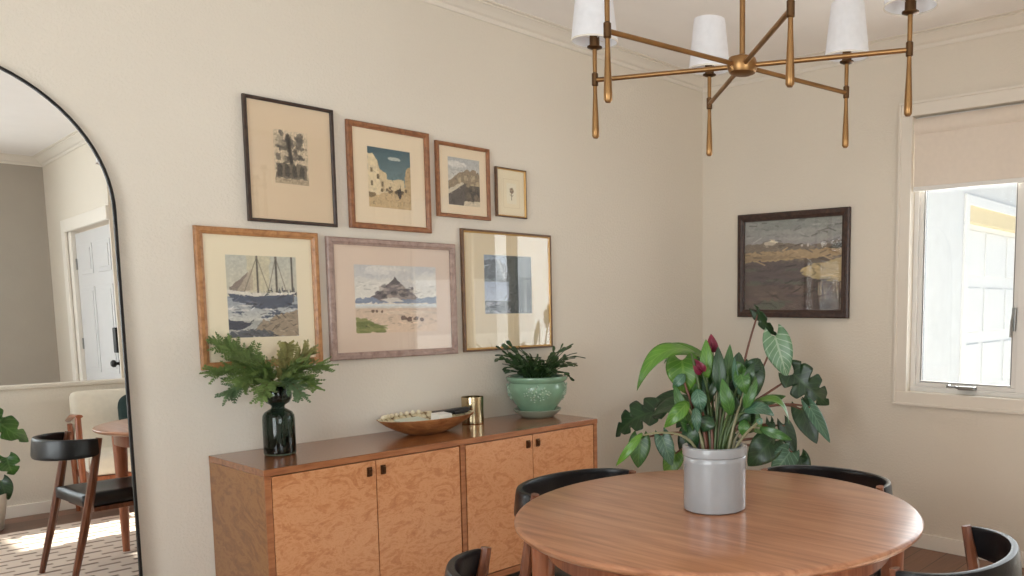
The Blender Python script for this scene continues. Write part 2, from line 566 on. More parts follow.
def room():
    struct('floor', bx(-6.0, 0.15, -5.9, 0.15, -0.1, 0.0), M['floor'])
    struct('ceiling', bx(-6.0, 0.15, -5.9, 0.15, CEIL, CEIL + 0.1), M['ceiling'])
    struct('wall_left', bx(-6.0, 0.15, 0.0, 0.14, 0, CEIL), M['wall'])
    # window wall, with its two openings
    bm = bmesh.new()
    W1 = (-2.60, -1.42, 0.86, 2.33)
    W2 = (-3.46, -2.70, 0.10, 2.30)
    box(bm, 0, 0.14, W1[1], 0.0, 0, CEIL)
    box(bm, 0, 0.14, W1[0], W1[1], 0, W1[2])
    box(bm, 0, 0.14, W1[0], W1[1], W1[3], CEIL)
    box(bm, 0, 0.14, W2[1], W1[0], 0, CEIL)
    box(bm, 0, 0.14, W2[0], W2[1], 0, W2[2])
    box(bm, 0, 0.14, W2[0], W2[1], W2[3], CEIL)
    box(bm, 0, 0.14, -4.0, W2[0], 0, CEIL)
    struct('wall_right', bm, M['wall'])
    struct('wall_back', bx(-2.12, 0.0, PONY - 0.12, PONY, 0, CEIL), M['wall'])
    bm = bx(-5.0, -2.12, PONY - 0.12, PONY, 0, 0.865)
    box(bm, -5.02, -2.12, PONY - 0.135, PONY + 0.015, 0.865, 0.892, 0.006)
    struct('wall_half', bm, M['wall'])
    # hall door wall with an opening
    bm = bmesh.new()
    box(bm, DOORX, DOORX + 0.12, -3.99, PONY - 0.12, 0, CEIL)
    box(bm, DOORX, DOORX + 0.12, HALL_END, -5.16, 0, CEIL)
    box(bm, DOORX, DOORX + 0.12, -5.16, -3.99, 2.06, CEIL)
    struct('wall_hall', bm, M['wall'])
    bm = bx(-3.3, -2.12, HALL_END - 0.12, HALL_END, 0, CEIL)
    box(bm, -6.0, -5.6, HALL_END - 0.12, HALL_END, 0, CEIL)
    box(bm, -5.6, -3.3, HALL_END - 0.12, HALL_END, 0, 0.30)
    box(bm, -5.6, -3.3, HALL_END - 0.12, HALL_END, 2.35, CEIL)
    struct('wall_hall_end', bm, M['wall_hall'])
    # wall behind the camera, with a broad window
    bm = bmesh.new()
    W3 = (-3.6, -1.5, 0.35, 2.25)
    box(bm, WEST - 0.14, WEST, W3[1], 0.0, 0, CEIL)
    box(bm, WEST - 0.14, WEST, HALL_END, W3[0], 0, CEIL)
    box(bm, WEST - 0.14, WEST, W3[0], W3[1], 0, W3[2])
    box(bm, WEST - 0.14, WEST, W3[0], W3[1], W3[3], CEIL)
    struct('wall_behind', bm, M['wall'])
    # crown moulding
    prof = [(0.0, -0.072), (0.007, -0.072), (0.010, -0.064), (0.010, -0.052), (0.022, -0.046), (0.036, -0.030), (0.052, -0.016),
            (0.060, -0.012), (0.060, -0.006), (0.078, -0.004), (0.080, 0.0)]
    for i, (a, b, o) in enumerate([((WEST, 0, CEIL), (0, 0, CEIL), (0, -1, 0)), ((0, 0, CEIL), (0, -3.85, CEIL), (-1, 0, 0)),
                                   ((-2.12, PONY, CEIL), (0, PONY, CEIL), (0, 1, 0)), ((DOORX, -3.97, CEIL), (DOORX, HALL_END, CEIL), (-1, 0, 0)),
                                   ((WEST, HALL_END, CEIL), (DOORX, HALL_END, CEIL), (0, 1, 0)), ((WEST, HALL_END, CEIL), (WEST, 0, CEIL), (1, 0, 0))]):
        bm = bmesh.new()
        sweep(bm, prof, [(a, o), (b, o)])
        struct('trim_%d' % (i + 1), bm, M['trim'])
    struct('baseboard_left', bx(WEST, 0, -0.013, 0, 0, 0.082, 0.003), M['white_trim'])
    struct('baseboard_right', bx(-0.013, 0, -3.85, -0.013, 0, 0.082, 0.003), M['white_trim'])
    struct('baseboard_back', bx(-2.12, -0.013, PONY, PONY + 0.013, 0, 0.082, 0.003), M['white_trim'])
    struct('baseboard_half', bx(-5.0, -2.12, PONY, PONY + 0.013, 0, 0.082, 0.003), M['white_trim'])


def window_unit(name, axis_x, y0, y1, z0, z1, inward, mull=True, casing=True):
    """vinyl window in a wall of constant X; inward = -1 when the room lies to -X"""
    xo = axis_x - inward * 0.07            # the plane of the sashes
    r = bpy.data.objects.new(name, None)
    COL.objects.link(r)
    r['kind'] = 'structure'
    r.location = (axis_x, (y0 + y1) / 2, z0)
    f = bmesh.new()
    t = 0.026

    def rim(bm, a, b, c, d, w, dep, mi=0):
        box(bm, xo - dep, xo + dep, a, b, c, c + w, 0.003, mi)
        box(bm, xo - dep, xo + dep, a, b, d - w, d, 0.003, mi)
        box(bm, xo - dep, xo + dep, a, a + w, c + w, d - w, 0.003, mi)
        box(bm, xo - dep, xo + dep, b - w, b, c + w, d - w, 0.003, mi)
    rim(f, y0, y1, z0, z1, t, 0.03)
    ym = (y0 + y1) / 2
    cells = [(y0 + t, ym - 0.025), (ym + 0.025, y1 - t)] if mull else [(y0 + t, y1 - t)]
    if mull:
        box(f, xo - 0.03, xo + 0.03, ym - 0.025, ym + 0.025, z0 + t, z1 - t, 0.003)
    for a, b in cells:
        rim(f, a, b, z0 + t, z1 - t, 0.022, 0.018)
        rim(f, a + 0.022, b - 0.022, z0 + t + 0.022, z1 - t - 0.022, 0.010, 0.012, 1)
    obj('window_frame', f, [M['vinyl'], M['gasket']], r, world=True)
    g = bmesh.new()
    for a, b in cells:
        box(g, xo - 0.003, xo + 0.003, a + 0.025, b - 0.025, z0 + t + 0.025, z1 - t - 0.025)
    obj('glass', g, M['window_glass'], r, world=True)
    if casing:
        c = bmesh.new()
        w = 0.075
        xa, xb = sorted((axis_x + inward * 0.014, axis_x))
        box(c, xa, xb, y0 - w, y1 + w, z1, z1 + w, 0.004)
        box(c, xa, xb, y0 - w, y1 + w, z0 - w, z0, 0.004)
        box(c, xa, xb, y0 - w, y0, z0, z1, 0.004)
        box(c, xa, xb, y1, y1 + w, z0, z1, 0.004)
        xa, xb = sorted((axis_x + inward * 0.022, axis_x))
        e = 0.014
        box(c, xa, xb, y0 - w, y1 + w, z1 + w - e, z1 + w, 0.004)
        box(c, xa, xb, y0 - w, y1 + w, z0 - w, z0 - w + e, 0.004)
        box(c, xa, xb, y0 - w, y0 - w + e, z0 - w + e, z1 + w - e, 0.004)
        box(c, xa, xb, y1 + w - e, y1 + w, z0 - w + e, z1 + w - e, 0.004)
        obj('casing', c, M['trim'], r, world=True)
    return r


def windows():
    w = window_unit('window_1', 0.0, -2.60, -1.42, 0.86, 2.33, -1)
    # crank and latch of the near sash
    bm = bmesh.new()
    box(bm, 0.005, 0.045, -1.79, -1.70, 0.885, 0.905, 0.004)
    tube(bm, [(0.02, -1.70, 0.895), (0.0, -1.69, 0.902), (-0.006, -1.66, 0.902)], 0.007, 8)
    lathe(bm, [(0, -0.012), (0.011, -0.008), (0.012, 0.006), (0, 0.012)], 12, (-0.004, -1.655, 0.902))
    obj('crank_handle', bm, M['steel'], w, world=True)
    bm = bmesh.new()
    box(bm, 0.022, 0.042, -1.982, -1.962, 1.20, 1.32, 0.004)
    tube(bm, [(0.03, -1.968, 1.30), (0.012, -1.966, 1.25), (0.010, -1.966, 1.17)], [0.006, 0.006, 0.008], 8)
    obj('latch', bm, M['steel'], w, world=True)
    window_unit('window_2', 0.0, -3.46, -2.70, 0.10, 2.30, -1, mull=False)
    window_unit('window_3', WEST, -3.6, -1.5, 0.35, 2.25, 1)
    south_fill_window()
    # roller blind
    r = thing('roller_blind', 'cream roller blind half drawn down in the window', 'blind', (0.018, -2.01, 2.32))
    bm = bmesh.new()
    bm2 = bmesh.new()
    ya, yb = -2.595, -1.425
    pts = [(0.035, 2.318), (0.016, 2.318), (0.004, 2.305), (-0.002, 2.285), (-0.003, 2.262), (0.004, 2.245), (0.012, 2.236), (0.013, 1.955)]
    rings = []
    for y in (ya, yb):
        rings.append([(bm.verts.new((x, y, z)), bm.verts.new((x + 0.003, y, z))) for x, z in pts])
    for i in range(len(pts) - 1):
        A, B = rings
        bm.faces.new((A[i][0], A[i + 1][0], B[i + 1][0], B[i][0]))
        bm.faces.new((A[i][1], A[i + 1][1], B[i + 1][1], B[i][1]))
        for R in rings:
            bm.faces.new((R[i][0], R[i + 1][0], R[i + 1][1], R[i][1]))
    obj('blind_fabric', bm, M['blind'], r, smooth=True, world=True)
    obj('bottom_bar', box(bm2, 0.004, 0.024, ya, yb, 1.938, 1.962, 0.005), M['vinyl'], r, world=True)


def south_fill_window():  # unseen window, added so daylight reaches the gallery wall from the front
    r = bpy.data.objects.new('fill_window_4', None)
    COL.objects.link(r)
    r['kind'] = 'structure'
    r.location = (-4.45, HALL_END, 0.30)
    x0, x1, z0, z1 = -5.6, -3.3, 0.30, 2.35
    ya, yb = HALL_END - 0.09, HALL_END - 0.03
    f = bmesh.new()
    for a, b, c, d in ((x0, x1, z0, z0 + 0.06), (x0, x1, z1 - 0.06, z1), (x0, x0 + 0.06, z0 + 0.06, z1 - 0.06), (x1 - 0.06, x1, z0 + 0.06, z1 - 0.06), (-4.48, -4.42, z0 + 0.06, z1 - 0.06)):
        box(f, a, b, ya, yb, c, d, 0.004)
    obj('window_frame', f, M['vinyl'], r, world=True)
    g = bmesh.new()
    for a, b in ((x0 + 0.06, -4.48), (-4.42, x1 - 0.06)):
        box(g, a, b, HALL_END - 0.063, HALL_END - 0.057, z0 + 0.06, z1 - 0.06)
    obj('glass', g, M['window_glass'], r, world=True)


# ------------------------------------------------------------------ the hall door seen in the mirror
def hall_door():
    r = bpy.data.objects.new('door_1', None)
    COL.objects.link(r)
    r['kind'] = 'structure'
    r.location = (DOORX, -4.5, 0)
    y0, y1 = -5.06, -3.98
    x = DOORX + 0.03
    bm = bx(x, x + 0.04, y0 + 0.02, y1 - 0.01, 0.01, 2.04, 0.002)
    pan = [(0.22, 0.80), (0.92, 1.60), (1.70, 1.94)]
    for za, zb in pan:
        for ya, yb in ((y0 + 0.14, y0 + 0.47), (y0 + 0.60, y1 - 0.14)):
            box(bm, x - 0.006, x + 0.001, ya, yb, za, zb, 0.005)
            box(bm, x - 0.012, x - 0.004, ya + 0.035, yb - 0.035, za + 0.035, zb - 0.035, 0.004)
    obj('door_panel', bm, M['white_door'], r, world=True)
    c = bmesh.new()
    w = 0.10
    box(c, DOORX - 0.02, DOORX, y0 - w - 0.08, y0 - 0.08, 0, 2.06 + w, 0.004)
    box(c, DOORX - 0.02, DOORX, y0 - 0.08, y1 + 0.01, 2.06, 2.06 + w, 0.004)
    box(c, DOORX + 0.004, DOORX + 0.12, y0 - 0.098, y0 + 0.012, 0, 2.058)
    obj('casing', c, M['white_trim'], r, world=True)
    k = bmesh.new()
    box(k, x - 0.035, x, -4.10, -4.03, 1.08, 1.27, 0.008)
    obj('keypad_lock', k, M['black_metal'], r, world=True)
    k = bmesh.new()
    for i, rr in enumerate([0]):
        prof = [(0.0, 0.0), (0.03, 0.0), (0.03, 0.008), (0.012, 0.012), (0.011, 0.03), (0.026, 0.04), (0.028, 0.055), (0.018, 0.066), (0, 0.068)]
        lathe(k, prof, 20)
        bmesh.ops.rotate(k, verts=k.verts, cent=(0, 0, 0), matrix=Matrix.Rotation(-PI / 2, 3, 'Y'))
        bmesh.ops.translate(k, verts=k.verts, vec=(x, -4.067, 1.0))
    obj('door_knob', k, M['black_metal'], r, smooth=True, world=True)
    for z in (0.3, 1.1, 1.75):
        obj('hinge', bx(x - 0.008, x + 0.01, y0 + 0.005, y0 + 0.03, z, z + 0.09, 0.002), M['steel'], r, world=True)


# ------------------------------------------------------------------ pictures
def cv(w, h, col):
    a = np.zeros((int(h * 1.4), int(w * 1.4), 3))
    a[:] = col
    return a


def smooth_noise(h, w, cell, seed=0):
    g = np.random.default_rng(seed).random((h // cell + 3, w // cell + 3))
    y = np.arange(h) / cell
    x = np.arange(w) / cell
    yi, xi = y.astype(int), x.astype(int)
    fy, fx = (y - yi)[:, None], (x - xi)[None]
    fy, fx = fy * fy * (3 - 2 * fy), fx * fx * (3 - 2 * fx)
    a = g[yi][:, xi] * (1 - fx) + g[yi][:, xi + 1] * fx
    b = g[yi + 1][:, xi] * (1 - fx) + g[yi + 1][:, xi + 1] * fx
    return a * (1 - fy) + b * fy


def grid_xy(a):
    h, w = a.shape[:2]
    return np.meshgrid((np.arange(w) + 0.5) / w, (np.arange(h) + 0.5) / h)


def poly(a, pts, col, alpha=1.0, rough=0.0, seed=1):
    X, Y = grid_xy(a)
    if rough:
        h, w = a.shape[:2]
        X = X + (smooth_noise(h, w, 5, seed) - 0.5) * rough
        Y = Y + (smooth_noise(h, w, 5, seed + 9) - 0.5) * rough
    ins = np.zeros(X.shape, bool)
    n = len(pts)
    for i in range(n):
        x1, y1 = pts[i]
        x2, y2 = pts[(i + 1) % n]
        if y1 == y2:
            continue
        c = ((y1 > Y) != (y2 > Y)) & (X < (x2 - x1) * (Y - y1) / (y2 - y1) + x1)
        ins ^= c
    a[ins] = a[ins] * (1 - alpha) + np.array(col) * alpha


def line(a, p, q, wd, col, alpha=1.0):
    X, Y = grid_xy(a)
    asp = a.shape[0] / a.shape[1]
    px, py, qx, qy = p[0], p[1] * asp, q[0], q[1] * asp
    Y = Y * asp
    dx, dy = qx - px, qy - py
    t = np.clip(((X - px) * dx + (Y - py) * dy) / (dx * dx + dy * dy + 1e-9), 0, 1)
    d = np.hypot(X - px - t * dx, Y - py - t * dy)
    k = np.clip(1.5 - d / wd, 0, 1)[..., None] * alpha
    a[:] = a * (1 - k) + np.array(col) * k


def blob(a, c, rx, ry, col, alpha=1.0, rough=0.4, seed=3):
    X, Y = grid_xy(a)
    h, w = a.shape[:2]
    d = np.hypot((X - c[0]) / rx, (Y - c[1]) / ry) + (smooth_noise(h, w, 4, seed) - 0.5) * rough
    k = np.clip((1.05 - d) * 6, 0, 1)[..., None] * alpha
    a[:] = a * (1 - k) + np.array(col) * k


def mottle(a, amt, cell=4, seed=5):
    h, w = a.shape[:2]
    n = smooth_noise(h, w, cell, seed) * 0.6 + smooth_noise(h, w, 2, seed + 1) * 0.4 - 0.5
    a *= (1 + n * 2 * amt)[..., None]


def strokes(a, n, amt, seed, ln=0.06, steep=0.5, wd=0.008, y0=0.0):
    """fine pen and brush marks, each a shade of the colour it lies on"""
    r = np.random.default_rng(seed)
    h, w = a.shape[:2]
    for i in range(n):
        x, y = r.random(), y0 + (1 - y0) * r.random()
        c = a[min(h - 1, int(y * h)), min(w - 1, int(x * w))].copy()
        k = 1 - amt * r.random() if r.random() < 0.6 else 1 + 0.6 * amt * r.random()
        an = (r.random() - 0.5) * PI * steep
        l_ = ln * (0.4 + r.random())
        line(a, (x, y), (x + l_ * math.cos(an), y + l_ * math.sin(an)), wd, np.clip(c * k, 0, 255), 0.9)


def vgrad(a, y0, y1, c0, c1):
    h = a.shape[0]
    for j in range(int(y0 * h), int(y1 * h)):
        t = (j / h - y0) / max(1e-6, y1 - y0)
        a[j] = np.array(c0) * (1 - t) + np.array(c1) * t


def art_etching():
    a = cv(64, 84, (206, 188, 160))
    for i in range(40):
        r = np.random.default_rng(i)
        x, y = 0.12 + 0.72 * r.random(), 0.06 + 0.5 * r.random()
        blob(a, (x, y), 0.05 + 0.1 * r.random(), 0.03 + 0.06 * r.random(), (84, 78, 72) if i % 3 else (160, 148, 128), 0.7, 0.8, i)
    line(a, (0.42, 0.1), (0.5, 0.6), 0.05, (58, 54, 50))
    poly(a, [(0.05, 0.62), (0.95, 0.62), (0.95, 0.9), (0.05, 0.9)], (96, 88, 78), 0.8, 0.05)
    for x in (0.16, 0.36, 0.58, 0.8):
        poly(a, [(x - 0.07, 0.86), (x - 0.07, 0.68), (x, 0.62), (x + 0.07, 0.68), (x + 0.07, 0.86)], (72, 68, 62), 0.9, 0.03)
    poly(a, [(0, 0.9), (1, 0.9), (1, 1), (0, 1)], (178, 160, 134), 1)
    mottle(a, 0.18, 3)
    strokes(a, 260, 0.4, 77, 0.035, 2, 0.006)
    return a


def art_street():
    a = cv(72, 96, (198, 172, 132))
    vgrad(a, 0, 0.62, (70, 98, 108), (116, 138, 140))
    blob(a, (0.62, 0.16), 0.16, 0.03, (196, 200, 190), 0.9)
    poly(a, [(0, 0.12), (0.12, 0.1), (0.2, 0.2), (0.28, 0.36), (0.42, 0.42), (0.46, 0.72), (0, 0.84)], (226, 208, 172), 1, 0.03)
    poly(a, [(0.2, 0.2), (0.28, 0.36), (0.42, 0.42), (0.46, 0.7), (0.3, 0.74)], (206, 184, 146), 0.8, 0.02)
    for x, y in ((0.06, 0.34), (0.06, 0.56), (0.2, 0.44), (0.3, 0.56)):
        poly(a, [(x, y), (x + 0.05, y), (x + 0.05, y + 0.08), (x, y + 0.08)], (110, 96, 74), 0.9)
    poly(a, [(0.4, 0.52), (0.7, 0.5), (0.84, 0.5), (0.84, 0.68), (0.4, 0.7)], (216, 196, 158), 1, 0.03)
    poly(a, [(0.86, 0.38), (0.93, 0.28), (1, 0.26), (1, 0.86), (0.86, 0.74)], (190, 164, 124), 1, 0.02)
    for i in range(14):
        r = np.random.default_rng(50 + i)
        x = 0.3 + 0.6 * r.random()
        blob(a, (x, 0.66 + 0.06 * r.random()), 0.03, 0.03, (84, 70, 52), 0.8, 0.6, i)
    blob(a, (0.72, 0.74), 0.05, 0.08, (52, 46, 44), 0.95, 0.5)
    poly(a, [(0, 0.76), (0.16, 0.75), (0.16, 0.82), (0, 0.84)], (120, 98, 70), 0.8, 0.03)
    mottle(a, 0.07)
    strokes(a, 140, 0.3, 70, 0.05, 1.2, 0.006, 0.3)
    return a


def art_castle():
    a = cv(64, 92, (150, 142, 130))
    vgrad(a, 0, 0.5, (176, 178, 178), (206, 202, 192))
    blob(a, (0.25, 0.14), 0.3, 0.07, (226, 222, 214), 0.8)
    poly(a, [(0.02, 0.5), (0.2, 0.4), (0.34, 0.3), (0.5, 0.26), (0.6, 0.22), (0.74, 0.26), (0.8, 0.2), (0.95, 0.26), (1, 0.3), (1, 0.7), (0, 0.8)], (150, 134, 112), 1, 0.06)
    for x, y, s in ((0.3, 0.42, 0.1), (0.5, 0.36, 0.1), (0.72, 0.34, 0.12), (0.86, 0.46, 0.12), (0.7, 0.52, 0.1)):
        poly(a, [(x, y), (x + s, y - 0.01), (x + s, y + s), (x, y + s)], (196, 178, 146), 0.8, 0.02)
    poly(a, [(0, 0.78), (0.4, 0.56), (0.56, 0.52), (0.52, 0.7), (0.48, 1), (0, 1)], (96, 90, 86), 0.95, 0.03)
    poly(a, [(0, 0.68), (0.44, 0.5), (0.5, 0.54), (0, 0.78)], (210, 200, 178), 0.9, 0.02)
    poly(a, [(0.5, 0.6), (1, 0.55), (1, 0.9), (0.5, 0.92)], (88, 82, 74), 0.9, 0.06)
    for i in range(16):
        r = np.random.default_rng(90 + i)
        blob(a, (0.55 + 0.4 * r.random(), 0.6 + 0.28 * r.random()), 0.05, 0.05, (66, 62, 58) if i % 2 else (124, 112, 96), 0.8, 0.8, i)
    poly(a, [(0.5, 0.9), (1, 0.88), (1, 1), (0.46, 1)], (214, 200, 174), 0.9, 0.02)
    mottle(a, 0.1, 3)
    strokes(a, 170, 0.4, 70, 0.05, 1, 0.007, 0.22)
    return a


def art_flower():
    a = cv(40, 56, (236, 228, 206))
    line(a, (0.5, 0.44), (0.5, 0.8), 0.03, (120, 108, 84))
    for i in range(7):
        an = i * 0.9
        blob(a, (0.52 + 0.12 * math.cos(an), 0.36 + 0.09 * math.sin(an)), 0.1, 0.07, (112, 96, 82) if i % 2 else (150, 128, 100), 0.8, 0.6, i)
    line(a, (0.5, 0.62), (0.34, 0.54), 0.02, (130, 120, 90))
    line(a, (0.5, 0.66), (0.66, 0.56), 0.02, (130, 120, 90))
    return a


def art_boats():
    a = cv(96, 112, (176, 176, 170))
    vgrad(a, 0, 0.5, (190, 190, 178), (206, 200, 180))
    poly(a, [(0.28, 0.0), (0.62, 0.0), (0.6, 0.44), (0.3, 0.44)], (206, 196, 164), 0.7, 0.04)
    poly(a, [(0.04, 0.4), (0.3, 0.2), (0.32, 0.42), (0.06, 0.46)], (134, 120, 112), 0.9, 0.02)
    poly(a, [(0.12, 0.46), (0.36, 0.14), (0.36, 0.42)], (184, 170, 150), 0.8, 0.02)
    for i in range(9):
        x = 0.5 + 0.055 * i
        poly(a, [(x, 0.5), (x + 0.01, 0.42 - 0.03 * (i % 3)), (x + 0.04, 0.44), (x + 0.05, 0.5)], (98, 100, 104), 0.9, 0.03, i)
    vgrad(a, 0.5, 0.8, (150, 158, 168), (206, 204, 194))
    for x, w in ((0.43, 0.012), (0.7, 0.014), (0.93, 0.012)):
        line(a, (x, 0.0), (x, 0.56), w, (84, 78, 72))
    for p, q in (((0.43, 0.02), (0.24, 0.44)), ((0.43, 0.02), (0.6, 0.48)), ((0.7, 0.02), (0.56, 0.48)), ((0.7, 0.02), (0.86, 0.5))):
        line(a, p, q, 0.006, (120, 112, 100), 0.8)
    poly(a, [(0.0, 0.44), (0.42, 0.48), (0.96, 0.46), (0.9, 0.62), (0.5, 0.66), (0.1, 0.56)], (84, 92, 108), 1, 0.03)
    poly(a, [(0.0, 0.42), (0.42, 0.46), (0.96, 0.44), (0.96, 0.47), (0.42, 0.5), (0, 0.46)], (222, 216, 204), 1, 0.01)
    for i in range(18):
        r = np.random.default_rng(300 + i)
        blob(a, (r.random(), 0.6 + 0.16 * r.random()), 0.08, 0.012, (72, 82, 100) if i % 3 else (216, 212, 206), 0.85, 0.6, i)
    poly(a, [(0.45, 0.8), (0.75, 0.72), (1, 0.66), (1, 1), (0.3, 1)], (158, 142, 122), 1, 0.04)
    poly(a, [(0, 0.78), (0.18, 0.8), (0.34, 0.84), (0.2, 0.9), (0, 0.9)], (66, 70, 84), 0.95, 0.03)
    poly(a, [(0, 0.93), (0.4, 0.9), (0.64, 0.94), (0.62, 1), (0, 1)], (84, 88, 96), 0.95, 0.04)
    mottle(a, 0.08)
    strokes(a, 200, 0.4, 63, 0.06, 0.5, 0.006, 0.42)
    return a


def art_island():
    a = cv(120, 100, (226, 220, 208))
    vgrad(a, 0, 0.52, (206, 204, 200), (230, 226, 216))
    for i in range(12):
        r = np.random.default_rng(500 + i)
        blob(a, (r.random(), 0.34 * r.random()), 0.16, 0.07, (232, 228, 220) if i % 2 else (192, 192, 194), 0.5, 0.8, i)
    poly(a, [(0.16, 0.5), (0.24, 0.42), (0.34, 0.36), (0.38, 0.28), (0.46, 0.22), (0.52, 0.24), (0.58, 0.3), (0.66, 0.38), (0.76, 0.48), (0.76, 0.54), (0.16, 0.54)], (128, 120, 122), 1, 0.03)
    poly(a, [(0.4, 0.26), (0.46, 0.2), (0.47, 0.16), (0.5, 0.2), (0.54, 0.25), (0.48, 0.3)], (98, 94, 98), 1, 0.015)
    poly(a, [(0.3, 0.5), (0.4, 0.42), (0.5, 0.4), (0.62, 0.44), (0.72, 0.5)], (168, 156, 150), 0.8, 0.03)
    for i in range(26):
        r = np.random.default_rng(540 + i)
        blob(a, (0.26 + 0.42 * r.random(), 0.3 + 0.18 * r.random()), 0.04, 0.025, (84, 80, 84) if i % 2 else (176, 164, 154), 0.6, 0.9, i)
    poly(a, [(0, 0.5), (0.2, 0.47), (0.3, 0.52), (0.7, 0.5), (1, 0.46), (1, 0.56), (0, 0.56)], (136, 148, 168), 0.95, 0.03)
    poly(a, [(0.3, 0.5), (0.48, 0.47), (0.56, 0.52), (0.4, 0.56)], (222, 216, 206), 0.9, 0.02)
    vgrad(a, 0.585, 0.64, (216, 222, 224), (204, 194, 180))
    vgrad(a, 0.64, 1.0, (210, 188, 166), (226, 202, 178))
    blob(a, (0.6, 0.7), 0.4, 0.03, (224, 206, 186), 0.7)
    poly(a, [(0, 0.78), (0.12, 0.8), (0.3, 0.9), (0.36, 0.98), (0, 1)], (146, 148, 96), 1, 0.04)
    for i in range(12):
        r = np.random.default_rng(580 + i)
        blob(a, (0.3 * r.random(), 0.84 + 0.14 * r.random()), 0.06, 0.02, (112, 122, 72), 0.7, 0.9, i)
    for x, y, s in ((0.2, 0.68, 0.02), (0.25, 0.685, 0.02), (0.31, 0.69, 0.02), (0.57, 0.78, 0.035), (0.64, 0.8, 0.035), (0.72, 0.8, 0.03), (0.8, 0.81, 0.03)):
        blob(a, (x, y), s, s * 1.0, (104, 84, 76), 0.9, 0.8)
    mottle(a, 0.04)
    strokes(a, 170, 0.22, 70, 0.05, 0.4, 0.005, 0.25)
    return a


def art_cliff():
    a = cv(72, 84, (120, 128, 132))
    vgrad(a, 0, 0.34, (150, 162, 176), (186, 192, 200))
    poly(a, [(0.46, 0.0), (1, 0.0), (1, 1), (0.5, 1), (0.52, 0.6)], (84, 90, 88), 1, 0.04)
    poly(a, [(0, 0.1), (0.2, 0.06), (0.44, 0.16), (0.5, 0.4), (0.4, 0.44), (0, 0.4)], (112, 118, 124), 0.9, 0.06)
    vgrad(a[:, :a.shape[1] // 2], 0.46, 0.78, (160, 172, 192), (182, 192, 208))
    line(a, (0.3, 0.1), (0.42, 0.4), 0.02, (200, 202, 202), 0.8)
    for i in range(26):
        r = np.random.default_rng(700 + i)
        blob(a, (0.5 * r.random(), 0.8 + 0.18 * r.random()), 0.06, 0.02, (72, 78, 90) if i % 2 else (176, 180, 190), 0.8, 0.8, i)
    poly(a, [(0.82, 0), (0.86, 0), (0.88, 1), (0.82, 1)], (140, 142, 134), 0.7, 0.03)
    mottle(a, 0.08)
    strokes(a, 170, 0.4, 63, 0.07, 0.8, 0.008)
    return a


def art_marsh():
    a = cv(130, 120, (110, 100, 92))
    vgrad(a, 0, 0.34, (150, 154, 150), (160, 156, 158))
    for i in range(12):
        r = np.random.default_rng(800 + i)
        blob(a, (r.random(), 0.26 * r.random()), 0.3, 0.03, (170, 170, 166) if i % 2 else (134, 142, 138), 0.4, 0.6, i)
    poly(a, [(0, 0.27), (0.14, 0.26), (0.26, 0.22), (0.36, 0.25), (0.5, 0.28), (0.8, 0.29), (0.92, 0.26), (1, 0.25), (1, 0.36), (0, 0.38)], (126, 116, 104), 1, 0.03)
    poly(a, [(0.2, 0.25), (0.28, 0.21), (0.34, 0.25), (0.3, 0.29), (0.22, 0.29)], (208, 196, 176), 1, 0.02)
    poly(a, [(0.9, 0.3), (1, 0.25), (1, 0.34), (0.84, 0.35)], (70, 68, 62), 1, 0.02)
    for x in (0.6, 0.66, 0.8):
        blob(a, (x, 0.29), 0.012, 0.02, (206, 202, 194), 0.9)
    poly(a, [(0, 0.36), (0.3, 0.34), (1, 0.34), (1, 0.42), (0.6, 0.44), (0, 0.46)], (176, 152, 118), 1, 0.03)
    poly(a, [(0, 0.4), (0.2, 0.385), (0.5, 0.4), (0.4, 0.43), (0, 0.45)], (150, 130, 104), 0.8, 0.03)
    poly(a, [(0, 0.47), (0.3, 0.45), (0.56, 0.47), (0.7, 0.5), (0.6, 0.56), (0.62, 0.64), (0.7, 0.7), (0, 0.75)], (92, 82, 84), 1, 0.05)
    poly(a, [(0.58, 0.58), (0.68, 0.51), (1, 0.44), (1, 0.68), (0.74, 0.66), (0.64, 0.64)], (192, 172, 130), 1, 0.03)
    poly(a, [(0, 0.68), (0.3, 0.72), (0.68, 0.66), (0.78, 0.68), (1, 0.72), (1, 1), (0, 1)], (100, 86, 82), 1, 0.05)
    for i in range(60):
        r = np.random.default_rng(840 + i)
        x, y = r.random(), 0.5 + 0.5 * r.random()
        if y < 0.7 and x > 0.6:
            continue
        blob(a, (x, y), 0.09, 0.018, [(74, 66, 70), (120, 102, 92), (92, 100, 88), (112, 92, 92)][i % 4], 0.6, 0.9, i)
    poly(a, [(0.1, 0.94), (0.3, 0.88), (0.46, 0.94), (0.4, 1), (0.1, 1)], (96, 108, 92), 0.7, 0.05)
    for i in range(20):
        r = np.random.default_rng(910 + i)
        x = 0.72 + 0.27 * r.random()
        y = 0.78 + 0.2 * r.random()
        line(a, (x, y), (x + 0.03 * (r.random() - 0.5), y - 0.12), 0.006, (184, 168, 142) if i % 3 else (64, 56, 62), 0.8)
    mottle(a, 0.06)
    strokes(a, 260, 0.35, 63, 0.07, 0.4, 0.006)
    return a


